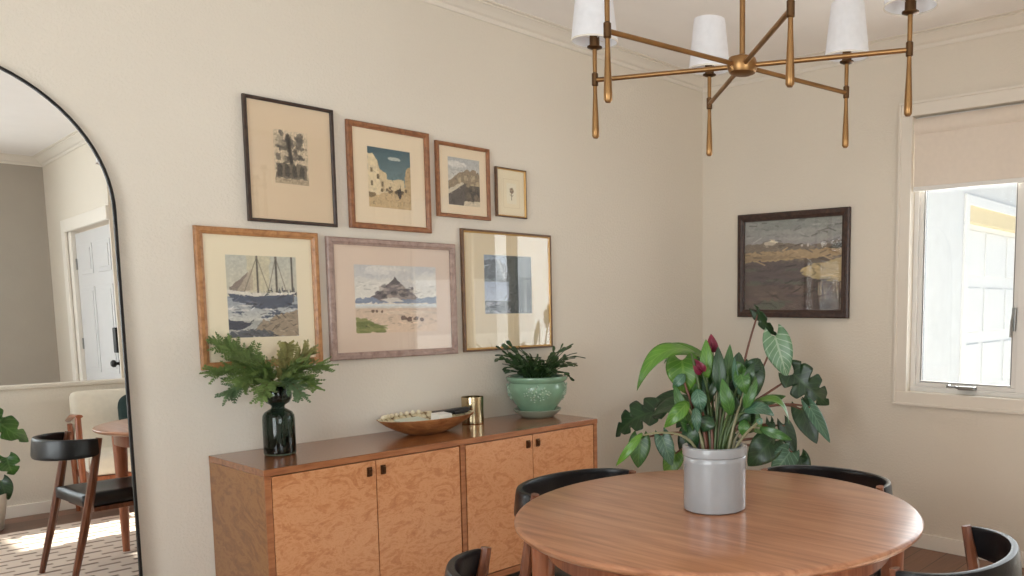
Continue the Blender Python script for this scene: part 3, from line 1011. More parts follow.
def canvas_mesh(name, a, w, h, y, mat, parent):
    """a flat printed sheet; the ink lies in the mesh's colours"""
    H, W = a.shape[:2]
    xs = np.linspace(-w / 2, w / 2, W)
    zs = np.linspace(h / 2, -h / 2, H)
    X, Z = np.meshgrid(xs, zs)
    vs = np.stack([X.ravel(), np.full(X.size, y), Z.ravel()], 1)
    idx = np.arange(W * H).reshape(H, W)
    q = np.stack([idx[1:, :-1], idx[1:, 1:], idx[:-1, 1:], idx[:-1, :-1]], -1).reshape(-1, 4)
    me = bpy.data.meshes.new(name)
    me.from_pydata(vs.tolist(), [], q.tolist())
    c = np.clip(a / 255, 0, 1)
    c = np.where(c <= 0.04045, c / 12.92, ((c + 0.055) / 1.055) ** 2.4).reshape(-1, 3)
    at_ = me.color_attributes.new('paint', 'FLOAT_COLOR', 'POINT')
    at_.data.foreach_set('color', np.concatenate([c, np.ones((len(c), 1))], 1).astype(np.float32).ravel())
    me.materials.append(mat)
    o = bpy.data.objects.new(name, me)
    COL.objects.link(o)
    o.parent = parent
    return o


def moulding(w, h, prof, mi=None):
    """mitred frame; profile points (inset from the outer edge, distance off the wall)"""
    bm = bmesh.new()
    loops = []
    for ins, dep in prof:
        x, z = w / 2 - ins, h / 2 - ins
        loops.append([bm.verts.new((sx * x, -dep, sz * z)) for sx, sz in ((-1, 1), (1, 1), (1, -1), (-1, -1))])
    for k in range(len(prof) - 1):
        for i in range(4):
            j = (i + 1) % 4
            f = bm.faces.new((loops[k][i], loops[k][j], loops[k + 1][j], loops[k + 1][i]))
            f.material_index = mi[k] if mi else 0
    return bm


def picture(label, x0, x1, z0, z1, fw, fmat, mat_key, art, rect, kind='framed_print', cat='picture', wall='left', gilt=False,
            depth=0.022, group=None, line_border=None, tilt=0.0):
    w, h = x1 - x0, z1 - z0
    if wall == 'left':
        r = thing(kind, label, cat, ((x0 + x1) / 2, -0.003, (z0 + z1) / 2))
    else:
        r = thing(kind, label, cat, (-0.003, -(x0 + x1) / 2, (z0 + z1) / 2), -PI / 2)
    r.rotation_euler[1] = tilt
    d = depth
    if gilt:
        prof = [(0.004, 0), (0, 0.003), (0, d * 0.8), (0.003, d), (fw * 0.5, d), (fw * 0.55, d * 0.8), (fw, d * 0.62), (fw, 0.006)]
        mi = [0, 0, 0, 0, 0, 1, 1]
        obj('frame', moulding(w, h, prof, mi), [fmat, M['gilt']], r)
    else:
        prof = [(0.004, 0), (0, 0.003), (0, d * 0.82), (fw * 0.15, d), (fw * 0.6, d), (fw * 0.72, d * 0.86), (fw, d * 0.72), (fw, 0.006)]
        obj('frame', moulding(w, h, prof), fmat, r)
    iw, ih = w - 2 * fw + 0.004, h - 2 * fw + 0.004
    if mat_key:
        bm = bmesh.new()
        box(bm, -iw / 2, iw / 2, -0.009, -0.006, -ih / 2, ih / 2)
        if line_border:
            pass
        obj('mat_board', bm, M[mat_key], r)
        rx0, rx1, ry0, ry1 = rect
        pw, ph = (rx1 - rx0) * w, (ry1 - ry0) * h
        p = canvas_mesh('print', art, pw, ph, -0.0098, M['paint'], r)
        p.location = (((rx0 + rx1) / 2 - 0.5) * w, 0, (0.5 - (ry0 + ry1) / 2) * h)
        if line_border:
            bm = moulding(pw + 2 * line_border, ph + 2 * line_border, [(0, 0.0092), (0, 0.0096), (0.002, 0.0096), (0.002, 0.0092)])
            b = obj('plate_line', bm, M['mat_tan'], r)
            b.location = p.location
    else:
        canvas_mesh('canvas', art, iw, ih, -0.008, M['oil'], r)
    g = bmesh.new()
    box(g, -iw / 2, iw / 2, -d * 0.68, -d * 0.68 + 0.002, -ih / 2, ih / 2)
    obj('glass', g, M['picture_glass'], r)
    return r


def pictures():
    picture('etching in a thin dark brown frame at the top of the gallery wall', -2.810, -2.463, 1.653, 2.1195, 0.013,
            M['black_frame'], 'mat_beige', art_etching(), (0.31, 0.69, 0.235, 0.67), line_border=0.012)
    picture('walnut framed street scene print with dark teal sky and white houses', -2.407, -2.020, 1.6565, 2.0955, 0.024,
            M['walnut_frame'], 'mat_cream', art_street(), (0.235, 0.755, 0.215, 0.785))
    picture('small walnut framed grey print of an old hill town', -1.985, -1.690, 1.7375, 2.0745, 0.017,
            M['walnut_frame'], 'mat_cream', art_castle(), (0.22, 0.81, 0.185, 0.825))
    picture('tiny framed flower sketch, smallest picture on the gallery wall', -1.653, -1.466, 1.7635, 2.001, 0.010,
            M['umber_frame'], 'mat_ivory', art_flower(), (0.36, 0.68, 0.3, 0.72), gilt=True, line_border=0.02)
    picture('oak framed print of sailing boats in harbour above the dark vase', -3.0015, -2.5485, 1.100, 1.623, 0.027,
            M['oak_frame'], 'mat_ivory', art_boats(), (0.225, 0.80, 0.19, 0.78))
    picture('wide lilac-brown framed watercolour of a rocky island above sands', -2.5135, -1.898, 1.1075, 1.6145, 0.030,
            M['lilac_frame'], 'mat_pink', art_island(), (0.19, 0.83, 0.215, 0.785))
    picture('gilt edged dark frame with a grey seaside cliff print above the brass cup', -1.8615, -1.3105, 1.112, 1.6915, 0.017,
            M['umber_frame'], 'mat_tan', art_cliff(), (0.235, 0.765, 0.2, 0.69), gilt=True)
    picture('dark framed marsh landscape painting hanging alone beside the window', 0.296, 1.0645, 1.255, 1.8815, 0.046,
            M['painting_frame'], None, art_marsh(), None, kind='framed_painting', wall='right', depth=0.03)


# ------------------------------------------------------------------ mirror
def mirror():
    w, h, rad = 0.90, 2.10, 0.45
    r = thing('arched_floor_mirror', 'tall arched mirror in a thin black frame leaning on the wall', 'mirror', (-3.690, -0.040, 0.0))
    r.rotation_mode = 'XYZ'
    r.rotation_euler = (math.radians(-0.8), 0, math.radians(-1.2))
    n = 40
    out = [(-w / 2, 0.0), (w / 2, 0.0)] + [(rad * math.cos(PI * i / n), h - rad + rad * math.sin(PI * i / n)) for i in range(n + 1)]

    def inset(k):
        return [(-w / 2 + k, k), (w / 2 - k, k)] + [((rad - k) * math.cos(PI * i / n), h - rad + (rad - k) * math.sin(PI * i / n)) for i in range(n + 1)]
    bm = bmesh.new()
    prof = [(0.0, 0.002), (0.0, 0.017), (0.002, 0.019), (0.007, 0.019), (0.009, 0.017), (0.009, 0.010), (0.009, 0.002)]
    L = [[bm.verts.new((x, -d + 0.012, z)) for x, z in inset(k)] for k, d in prof]
    L.append(L[0])
    for A, B in zip(L[:-1], L[1:]):
        m = len(A)
        for i in range(m):
            bm.faces.new((A[i], A[(i + 1) % m], B[(i + 1) % m], B[i]))
    obj('frame', bm, M['black_metal'], r)
    bm = bmesh.new()
    F = [bm.verts.new((x, 0.0, z)) for x, z in inset(0.006)]
    B = [bm.verts.new((x, 0.006, z)) for x, z in inset(0.006)]
    bm.faces.new(F)
    bm.faces.new(list(reversed(B)))
    for i in range(len(F)):
        j = (i + 1) % len(F)
        bm.faces.new((F[i], F[j], B[j], B[i]))
    obj('mirror_glass', bm, M['mirror'], r)


# ------------------------------------------------------------------ sideboard
SBX0, SBX1, SBY, SBZ = -2.992, -1.412, -0.443, 0.783


def sideboard():
    r = thing('sideboard', 'long burl wood sideboard with four doors under the gallery wall', 'sideboard', ((SBX0 + SBX1) / 2, -0.21, 0))
    back = -0.003
    bm = bmesh.new()
    tp = 0.024
    box(bm, SBX0, SBX1, SBY, back, SBZ - tp, SBZ, 0.003)
    obj('top', bm, M['case_top'], r, world=True)
    bm = bmesh.new()                       # edge band of the top
    box(bm, SBX0 - 0.0006, SBX1 + 0.0006, SBY - 0.0012, SBY + 0.0005, SBZ - tp + 0.001, SBZ - 0.002)
    obj('edge_band', bm, M['case_edge'], r, world=True)
    z0 = 0.150
    sw = 0.022
    for xa in (SBX0 + 0.001, SBX1 - sw - 0.001):
        bm = bx(xa, xa + sw, SBY + 0.004, back, z0, SBZ - tp, 0.0015)
        s = obj('side_panel', bm, M['case_side'], r, world=True)
        f = bx(xa, xa + sw, SBY + 0.0005, SBY + 0.0045, z0, SBZ - tp)
        bmesh.ops.translate(f, verts=f.verts, vec=-r.location)
        obj('front_edge', f, M['case_edge'], s)
    bm = bmesh.new()
    box(bm, SBX0 + sw, SBX1 - sw, back - 0.012, back, z0, SBZ - tp)
    box(bm, SBX0 + sw, SBX1 - sw, SBY + 0.03, back - 0.012, z0, z0 + 0.02)
    box(bm, SBX0 + sw, SBX1 - sw, SBY + 0.028, SBY + 0.034, z0 + 0.02, SBZ - tp)
    obj('carcass', bm, M['dark_recess'], r, world=True)
    mid = -2.193
    obj('divider', bx(mid - 0.0105, mid + 0.0105, SBY + 0.002, SBY + 0.03, z0, SBZ - tp, 0.001), M['case_edge'], r, world=True)
    obj('bottom_rail', bx(SBX0 + sw, SBX1 - sw, SBY + 0.003, SBY + 0.026, z0 - 0.002, z0 + 0.026, 0.001), M['case_edge'], r, world=True)
    doors = [(SBX0 + sw + 0.004, -2.584, 1), (-2.580, mid - 0.0165, -1), (mid + 0.0165, -1.820, 1), (-1.816, SBX1 - sw - 0.004, -1)]
    for i, (a, b, side) in enumerate(doors):
        d = obj('door', bx(a, b, SBY + 0.002, SBY + 0.022, z0 + 0.030, SBZ - tp - 0.004, 0.0012), M['burl%d' % i], r, world=True)
        hx = (b - 0.026) if side > 0 else (a + 0.026)
        k = bmesh.new()
        box(k, hx - 0.010, hx + 0.010, SBY - 0.003, SBY + 0.003, 0.697, 0.733, 0.002)
        box(k, hx - 0.006, hx + 0.006, SBY - 0.012, SBY - 0.002, 0.703, 0.727, 0.003)
        bmesh.ops.translate(k, verts=k.verts, vec=-r.location)
        obj('pull', k, M['bronze'], d)
    for x in (SBX0 + 0.08, SBX1 - 0.08):
        for y in (SBY + 0.07, -0.075):
            bm = bmesh.new()
            tube(bm, [(x, y, 0.0), (x, y, z0)], [0.013, 0.020], 12)
            obj('leg', bm, M['walnut'], r, world=True, smooth=True)


# ------------------------------------------------------------------ table and chairs
TX, TY, TZ, TR = -2.327, -1.86, 0.74, 0.59
RUG = 0.0065


def table():
    r = thing('dining_table', 'round teak dining table under the brass chandelier', 'table', (TX, TY, RUG))
    T = TZ - RUG
    bm = bmesh.new()
    prof = [(0, T), (0.30, T), (TR - 0.012, T), (TR - 0.004, T - 0.002), (TR, T - 0.007), (TR - 0.001, T - 0.014), (TR - 0.008, T - 0.021), (TR - 0.022, T - 0.025), (0, T - 0.025)]
    lathe(bm, prof, 96)
    obj('tabletop', bm, M['table_top'], r, smooth=True)
    bm = bmesh.new()
    lathe(bm, [(0.500, T - 0.025), (0.502, T - 0.095), (0.48, T - 0.095), (0.478, T - 0.025)], 96)
    obj('apron', bm, M['table_leg'], r, smooth=True)
    for k in range(4):
        a = math.radians(38 + 90 * k)
        c, s = math.cos(a), math.sin(a)
        bm = bmesh.new()
        tube(bm, [(0.528 * c, 0.528 * s, 0.0), (0.524 * c, 0.524 * s, 0.25), (0.52 * c, 0.52 * s, 0.58), (0.52 * c, 0.52 * s, 0.66), (0.52 * c, 0.52 * s, T - 0.024)],
             [0.017, 0.024, 0.034, 0.036, 0.036], 20)
        obj('leg', bm, M['table_leg'], r, smooth=True)


def band_section(bm, path, heights, tops, thick):
    """leather back rail: a rounded upright band along a plan curve"""
    n = len(path)
    rings = []
    for i in range(n):
        p = Vector(path[i])
        d = (Vector(path[min(i + 1, n - 1)]) - Vector(path[max(i - 1, 0)])).normalized()
        nrm = Vector((d.y, -d.x, 0))
        h, t = heights[i], tops[i]
        th = thick[i]
        sec = []
        m = 16
        for k in range(m):
            a = 2 * PI * k / m
            ca, sa = math.cos(a), math.sin(a)
            e = 0.45
            u = math.copysign(abs(ca) ** e, ca) * th / 2
            z = math.copysign(abs(sa) ** e, sa) * h / 2
            sec.append(bm.verts.new(p + nrm * (u + 0.10 * z) + Vector((0, 0, t - h / 2 + z))))
        rings.append(sec)
    for A, B in zip(rings[:-1], rings[1:]):
        for k in range(len(A)):
            j = (k + 1) % len(A)
            bm.faces.new((A[k], A[j], B[j], B[k]))
    bm.faces.new(rings[0])
    bm.faces.new(rings[-1])
    return bm


def chairs():
    g = 'bow-back dining chairs around the table'
    r = thing('dining_chair', 'black leather bow-back chair between the table and the sideboard', 'chair', (0, 0, 0), 0, g)
    # seat, facing +x
    bm = bmesh.new()
    nx, ny = 12, 14
    V = {}
    for side in (0, 1):
        for i in range(nx + 1):
            for j in range(ny + 1):
                u, v = i / nx, j / ny * 2 - 1
                x = -0.215 + 0.455 * u
                hw = 0.215 - 0.012 * u
                e = (1 - abs(2 * u - 1) ** 10) * (1 - abs(v) ** 12)
                z = 0.446 - 0.012 * (1 - v * v) * (1 - (2 * u - 1) ** 2) + 0.006 * v * v if side == 0 else 0.372
                z = z - (1 - e) * 0.014 if side == 0 else z + (1 - e) * 0.014
                V[side, i, j] = bm.verts.new((x, v * hw, z))
    for i in range(nx):
        for j in range(ny):
            bm.faces.new([V[0, a, b] for a, b in ((i, j), (i + 1, j), (i + 1, j + 1), (i, j + 1))])
            bm.faces.new([V[1, a, b] for a, b in ((i, j), (i, j + 1), (i + 1, j + 1), (i + 1, j))])
    for i in range(nx):
        for j in (0, ny):
            bm.faces.new((V[0, i, j], V[0, i + 1, j], V[1, i + 1, j], V[1, i, j]))
    for j in range(ny):
        for i in (0, nx):
            bm.faces.new((V[0, i, j], V[0, i, j + 1], V[1, i, j + 1], V[1, i, j]))
    obj('seat', bm, M['leather'], r, smooth='all')
    # back rail
    bm = bmesh.new()
    path, hs, tp, th = [], [], [], []
    n = 44
    for i in range(n + 1):
        f = -PI / 2 + PI * i / n
        c = math.cos(f)
        path.append((-0.155 - 0.175 * c ** 0.9, 0.245 * math.sin(f), 0))
        k = c ** 0.5
        hs.append(0.082 + 0.022 * k)
        tp.append(0.720 + 0.004 * k)
        th.append(0.018 + 0.008 * k)
    path = [(-0.146, -0.246, 0)] + path + [(-0.146, 0.246, 0)]
    hs = [0.070] + hs + [0.070]
    tp = [0.717] + tp + [0.717]
    th = [0.012] + th + [0.012]
    band_section(bm, path, hs, tp, th)
    obj('backrest', bm, M['leather'], r, smooth=True)
    for s in (-1, 1):
        bm = bmesh.new()
        tube(bm, [(-0.295, s * 0.240, 0.0), (-0.235, s * 0.237, 0.25), (-0.195, s * 0.235, 0.43), (-0.158, s * 0.234, 0.62), (-0.137, s * 0.233, 0.7205)],
             [0.013, 0.018, 0.020, 0.017, 0.0135], 8)
        obj('leg', bm, M['walnut'], r, smooth=True)
        bm = bmesh.new()
        tube(bm, [(0.235, s * 0.193, 0.0), (0.222, s * 0.186, 0.30), (0.216, s * 0.182, 0.376)], [0.012, 0.018, 0.019], 12)
        obj('leg', bm, M['walnut'], r, smooth=True)
    fr = bmesh.new()
    box(fr, -0.17, 0.225, -0.195, -0.170, 0.350, 0.374, 0.004)
    box(fr, -0.17, 0.225, 0.170, 0.195, 0.350, 0.374, 0.004)
    box(fr, 0.20, 0.225, -0.17, 0.17, 0.350, 0.374, 0.004)
    box(fr, -0.17, -0.145, -0.17, 0.17, 0.350, 0.374, 0.004)
    obj('seat_frame', fr, M['walnut'], r)
    r.location = (-2.27, -1.388, RUG)
    r.rotation_euler = (0, 0, -PI / 2)
    dup(r, (-1.850, -1.852, RUG), PI, 'black leather bow-back chair between the table and the window wall')
    dup(r, (-2.247, -2.355, RUG), PI / 2, 'black bow-back chair showing both walnut posts, beside the bare plank floor')
    dup(r, (-2.842, -1.840, RUG), math.radians(-3), 'black bow-back chair whose back is also reflected in the mirror')


def rug():
    bm = bx(-3.85, -0.98, -3.30, -0.62, 0.0, 0.006, 0.002)
    for v in bm.verts:
        v.co -= Vector((-2.4, -2.0, 0))
    o = obj('area_rug', bm, M['rug'], loc=(-2.4, -2.0, 0.0003))
    tag(o, 'cream woven rug with brown dashes, seen in the mirror', 'rug')


# ------------------------------------------------------------------ chandelier
def chandelier():
    hx, hy, hz = -2.317, -1.933, 2.0
    r = thing('chandelier', 'brass six-armed chandelier with white fabric shades over the table', 'chandelier', (hx, hy, hz))
    bm = bmesh.new()
    lathe(bm, [(0, -0.024), (0.024, -0.024), (0.036, -0.019), (0.041, -0.008), (0.041, 0.010), (0.037, 0.020), (0.022, 0.025), (0.010, 0.030), (0, 0.030)], 32)
    obj('hub', bm, M['brass'], r, smooth=True)
    bm = bmesh.new()
    tube(bm, [(0, 0, 0.028), (0, 0, CEIL - hz - 0.02)], 0.0078, 14)
    obj('stem', bm, M['brass'], r, smooth=True)
    bm = bmesh.new()
    lathe(bm, [(0, 0.0), (0.012, 0.0), (0.02, 0.01), (0.062, 0.018), (0.065, 0.03), (0, 0.03)], 32, (0, 0, CEIL - hz - 0.03))
    obj('canopy', bm, M['brass'], r, smooth=True)
    R = 0.451
    for k in range(6):
        a = math.radians(48.9 + 60 * k)
        c, s = math.cos(a), math.sin(a)
        bm = bmesh.new()
        tube(bm, [(0.036 * c, 0.036 * s, 0), ((R - 0.006) * c, (R - 0.006) * s, 0)], 0.0066, 12)
        obj('arm', bm, M['brass'], r, smooth=True)
        x, y = R * c, R * s
        bm = bmesh.new()
        lathe(bm, [(0, -0.168), (0.006, -0.168), (0.0105, -0.162), (0.0105, -0.145), (0.0088, -0.10), (0.0062, -0.04), (0.0058, -0.012)], 16, (x, y, 0))
        lathe(bm, [(0.0062, 0.014), (0.0066, 0.08), (0.0066, 0.092)], 16, (x, y, 0))
        obj('drop_rod', bm, M['brass'], r, smooth=True)
        bm = bmesh.new()
        lathe(bm, [(0.0055, -0.018), (0.0095, -0.015), (0.0095, 0.018), (0.0055, 0.022)], 16, (x, y, 0))
        obj('collar', bm, M['brass_dark'], r, smooth=True)
        bm = bmesh.new()
        lathe(bm, [(0, 0.086), (0.010, 0.087), (0.022, 0.092), (0.022, 0.095), (0.015, 0.096), (0.0145, 0.134), (0, 0.134)], 20, (x, y, 0))
        obj('socket', bm, M['brass_dark'], r, smooth=True)
        bm = bmesh.new()
        r0, r1, z0, z1, t = 0.0685, 0.051, 0.107, 0.268, 0.0016
        lathe(bm, [(r0 - t, z0), (r0, z0), (r1, z1), (r1 - t, z1), (r0 - t, z0)], 40, (x, y, 0))
        sh = obj('lamp_shade', bm, M['shade'], r, smooth=True)
        bm = bmesh.new()
        lathe(bm, [(0, 0.131), (0.012, 0.136), (0.014, 0.156), (0.024, 0.186), (0.022, 0.211), (0, 0.224)], 16, (x, y, 0))
        obj('bulb', bm, M['bulb'], r, smooth=True)
        bm = bmesh.new()
        lathe(bm, [(r0 + 0.0006, z0 - 0.0005), (r0 + 0.0006, z0 + 0.004), (r0 - t - 0.0006, z0 + 0.004), (r0 - t - 0.0006, z0 - 0.0005), (r0 + 0.0006, z0 - 0.0005)], 40, (x, y, 0))
        for q in range(3):                    # spider that carries the shade
            b_ = 2 * PI * q / 3 + 0.4
            tube(bm, [(x + 0.014 * math.cos(b_), y + 0.014 * math.sin(b_), 0.120), (x + 0.0645 * math.cos(b_), y + 0.0645 * math.sin(b_), 0.128)], 0.0012, 6)
        obj('shade_ring', bm, M['trim'], sh)


# ------------------------------------------------------------------ leaves
def blade_attr(o, uv):
    a = o.data.color_attributes.new('blade', 'FLOAT_COLOR', 'POINT')
    a.data.foreach_set('color', np.array([(t, s * 0.5 + 0.5, 0, 1) for t, s in uv], dtype=np.float32).ravel())


def W_heart(t):
    return max(0.0, (math.sin(PI * min(1, (t * 0.97 + 0.03) ** 0.62)) ** 0.75) * (1 - 0.12 * t))


def W_lance(t):
    return max(0.0, math.sin(PI * (0.02 + 0.98 * t) ** 0.8) ** 0.85)


def W_oval(t):
    return max(0.0, math.sin(PI * t ** 0.85) ** 0.65)


def leaf(parent, base, tip, width, mat, shape='heart', facing=None, arch=0.0, fold=0.12, curl=0.0, splits=0, stem_from=None,
         stem_mid=None, stem_mat=None, stem_r=0.003, nu=16, nv=8):
    """one leaf with its stalk: blade from base to tip, in room coordinates"""
    B, T = Vector(base), Vector(tip)
    ax = T - B
    L = ax.length
    ax.normalize()
    f = Vector(facing) if facing is not None else (CAMLOC - (B + T) / 2)
    f = (f - ax * f.dot(ax)).normalized()
    side = ax.cross(f).normalized()
    wf = {'heart': W_heart, 'lance': W_lance, 'oval': W_oval}[shape]
    bm = bmesh.new()
    uv, V = [], {}
    for i in range(nu + 1):
        t = i / nu
        w = wf(t) * width / 2
        for j in range(nv + 1):
            s = j / nv * 2 - 1
            k = 1.0
            if splits and abs(s) > 0.35 and 0.12 < t < 0.9:
                ph = (t * splits + (0.5 if s > 0 else 0)) % 1.0
                k = 1 - 0.5 * min(1.0, (abs(s) - 0.35) / 0.3) * math.exp(-((ph - 0.4) / 0.13) ** 2)
            lob = 0.16 * L * s * s * (1 - t) ** 4 * 1.6 if shape == 'heart' else 0
            p = B + ax * (L * t - lob) + side * (s * w * k) + f * (arch * 4 * t * (1 - t) + fold * abs(s) * w - curl * L * t * t)
            V[i, j] = bm.verts.new(p)
            uv.append((t, s))
    for i in range(nu):
        for j in range(nv):
            fc = bm.faces.new((V[i, j], V[i + 1, j], V[i + 1, j + 1], V[i, j + 1]))
            fc.smooth = True
    n_blade = len(bm.verts)
    if stem_from is not None:
        S = Vector(stem_from)
        m = Vector(stem_mid) if stem_mid is not None else (S + B) / 2 + Vector((0, 0, 0.25 * (S - B).length * 0.5))
        pts = bez(S, m, B + ax * 0.01, 8)
        tube(bm, pts, [stem_r * (1.25 - 0.5 * i / 8) for i in range(9)], 6, mi=1)
        uv += [(0, 0.5)] * (len(bm.verts) - n_blade)
    bmesh.ops.translate(bm, verts=bm.verts, vec=-parent.location)
    me = bpy.data.meshes.new('leaf')
    bm.to_mesh(me)
    bm.free()
    me.materials.append(mat)
    me.materials.append(stem_mat or M['stem_green'])
    o = bpy.data.objects.new('leaf', me)
    COL.objects.link(o)
    o.parent = parent
    blade_attr(o, uv)
    so = o.modifiers.new('thickness', 'SOLIDIFY')
    so.thickness = 0.0012
    return o


def anthurium():
    X, Y, Z0 = -2.330, -1.850, TZ
    r = thing('potted_anthurium', 'burgundy-flowered plant in a grey stoneware crock on the table', 'potted plant', (X, Y, Z0))
    bm = bmesh.new()
    R = 0.092
    lathe(bm, [(0, 0.0), (R - 0.008, 0.0), (R - 0.001, 0.005), (R, 0.012), (R, 0.145), (R + 0.001, 0.158), (R - 0.001, 0.161), (R + 0.003, 0.165), (R + 0.004, 0.178), (R + 0.003, 0.189),
               (R - 0.003, 0.192), (R - 0.011, 0.190), (R - 0.013, 0.180), (R - 0.013, 0.150), (0, 0.150)], 56)
    obj('crock', bm, M['crock'], r, smooth=True)
    bm = bmesh.new()
    lathe(bm, [(R - 0.014, 0.158), (0.04, 0.166), (0, 0.168)], 32)
    obj('soil', bm, M['soil'], r, smooth=True)
    D0 = 2.45

    def root(dx=0.0, dy=0.0):
        return Vector((X + dx, Y + dy, Z0 + 0.165))

    def lf(b, t, w, mat, shape='lance', dep=0.0, dtip=0.0, arch=0.0, rx=0.0, mid=None, sm=None, sr=0.0032, **k):
        B = at(b[0], b[1], D0 + dep)
        T = at(t[0], t[1], D0 + dep + dtip)
        S = root() + RIGHT * rx + Vector((FWD.x, FWD.y, 0)) * (dep * 0.25)
        m = at(mid[0], mid[1], D0 + dep * 0.6) if mid else None
        leaf(r, B, T, w, M[mat], shape, arch=arch, stem_from=S, stem_mid=m, stem_mat=sm or M['stem_green'], stem_r=sr, **k)
    # arching bright leaves on the left
    lf((694, 352), (637, 391), 0.060, 'leaf_bright', dep=-0.05, arch=0.075, rx=-0.03, mid=(702, 385), dtip=-0.05, facing=(-0.5, -0.35, 0.75), fold=0.2)
    lf((708, 358), (640, 372), 0.060, 'leaf_bright', dep=0.04, arch=0.055, rx=-0.02, mid=(706, 400), dtip=0.0, facing=(-0.5, -0.3, 0.8), fold=0.2)
    lf((700, 352), (664, 364), 0.055, 'leaf_mid', dep=0.1, arch=0.03, rx=-0.02, mid=(706, 400), facing=(-0.3, -0.3, 1))
    lf((682, 360), (686, 394), 0.105, 'leaf_bright', 'heart', dep=-0.02, arch=0.012, rx=-0.03, mid=(700, 405))
    lf((697, 368), (699, 402), 0.085, 'leaf_mid', 'heart', dep=0.03, arch=0.01, rx=-0.02, mid=(704, 400))
    lf((707, 378), (706, 339), 0.040, 'leaf_bright', 'lance', dep=-0.03, arch=0.01, rx=-0.01, mid=(707, 410))
    lf((720, 392), (718, 346), 0.042, 'leaf_dark', 'lance', dep=-0.04, arch=0.01, rx=0.0, mid=(716, 420))
    lf((713, 396), (710, 352), 0.036, 'leaf_mid', 'lance', dep=0.05, arch=0.02, rx=0.0, mid=(712, 420))
    lf((727, 392), (730, 344), 0.038, 'leaf_mid', 'lance', dep=0.02, arch=0.012, rx=0.01, mid=(722, 420))
    lf((735, 398), (739, 352), 0.058, 'leaf_dark', 'oval', dep=0.06, arch=0.015, rx=0.02, mid=(728, 420))
    lf((741, 396), (735, 356), 0.026, 'leaf_blue_sheen', 'lance', dep=-0.05, arch=0.01, rx=0.02, mid=(728, 420), facing=(-1, 0.2, 0.5))
    lf((731, 415), (722, 378), 0.040, 'leaf_mid', 'lance', dep=-0.07, arch=0.02, rx=0.01, mid=(722, 425))
    lf((750, 405), (789, 424), 0.050, 'leaf_bright', 'lance', dep=0.0, arch=0.045, rx=0.03, mid=(733, 400), dtip=0.0, facing=(-0.2, -0.2, 1), fold=0.3)
    lf((744, 412), (774, 416), 0.062, 'leaf_blue_sheen', 'oval', dep=-0.05, arch=0.02, rx=0.02, mid=(732, 410), facing=(-0.4, -0.4, 1))
    lf((741, 374), (746, 394), 0.050, 'leaf_mid', 'heart', dep=-0.06, arch=0.015, rx=0.02, mid=(730, 400))
    lf((688, 402), (664, 428), 0.045, 'leaf_bright', 'lance', dep=-0.08, arch=0.03, rx=-0.03, mid=(698, 420), dtip=-0.02, sm=M['stem_pale'])
    lf((642, 433), (616, 466), 0.026, 'leaf_bright', 'lance', dep=-0.10, arch=0.03, rx=-0.05, mid=(690, 424), dtip=0.0, sm=M['stem_pale'], sr=0.0026)
    lf((760, 428), (792, 440), 0.030, 'leaf_mid', 'lance', dep=-0.02, arch=0.02, rx=0.05, mid=(735, 420), sm=M['stem_pale'], sr=0.0026)
    lf((758, 424), (762, 418), 0.020, 'leaf_blue_sheen', 'lance', dep=-0.10, rx=0.05, mid=(742, 434), sm=M['stem_pale'])
    # dense inner foliage
    g = random.Random(4)
    for i in range(46):
        px, py = g.uniform(684, 752), g.uniform(372, 428)
        tx, ty = px + g.uniform(-18, 18), py - g.uniform(10, 40)
        if i % 3 == 0:
            ty = py + g.uniform(6, 26)
        ty = max(ty, 352)
        lf((px, py), (tx, ty), g.uniform(0.024, 0.05), ['leaf_dark', 'leaf_dark', 'leaf_mid', 'leaf_blue_sheen'][i % 4], ['lance', 'oval', 'heart'][i % 3],
           dep=g.uniform(-0.06, 0.10), arch=0.015, rx=(px - 716) / 824 * 2.45 * 0.4, mid=((px + 716) / 2, 425), sm=[M['stem_red'], M['stem_green'], M['stem_pale']][i % 3])
    # burgundy spathes with spadix
    for (bx_, by_), (tx, ty), dep in (((713, 352), (711, 335), 0.0), ((702, 372), (694, 360), -0.05)):
        bm = bmesh.new()
        B, T = at(bx_, by_, D0 + dep), at(tx, ty, D0 + dep - 0.01)
        S = root() + RIGHT * 0.0
        tube(bm, bez(S, at((bx_ + 714) / 2 + 4, 400, D0 + dep / 2), B, 8), 0.0022, 6, mi=1)
        ax = (T - B)
        L = ax.length
        ax.normalize()
        f = (CAMLOC - B)
        f = (f - ax * f.dot(ax)).normalized()
        sd = ax.cross(f)
        V = {}
        for i in range(9):
            for j in range(9):
                t, s = i / 8, j / 4 - 1
                w = W_heart(t) * 0.019
                V[i, j] = bm.verts.new(B + ax * L * t + sd * s * w + f * (0.022 * abs(s) ** 1.5 * (1 - t) - 0.03 * t * t))
        for i in range(8):
            for j in range(8):
                bm.faces.new((V[i, j], V[i + 1, j], V[i + 1, j + 1], V[i, j + 1]))
        tube(bm, [B + f * 0.004, B + f * 0.01 + ax * L * 0.5, B + f * 0.012 + ax * L * 0.75], [0.003, 0.0028, 0.0015], 8)
        bmesh.ops.translate(bm, verts=bm.verts, vec=-r.location)
        obj('flower', bm, [M['spathe'], M['stem_green']], r, smooth='all')


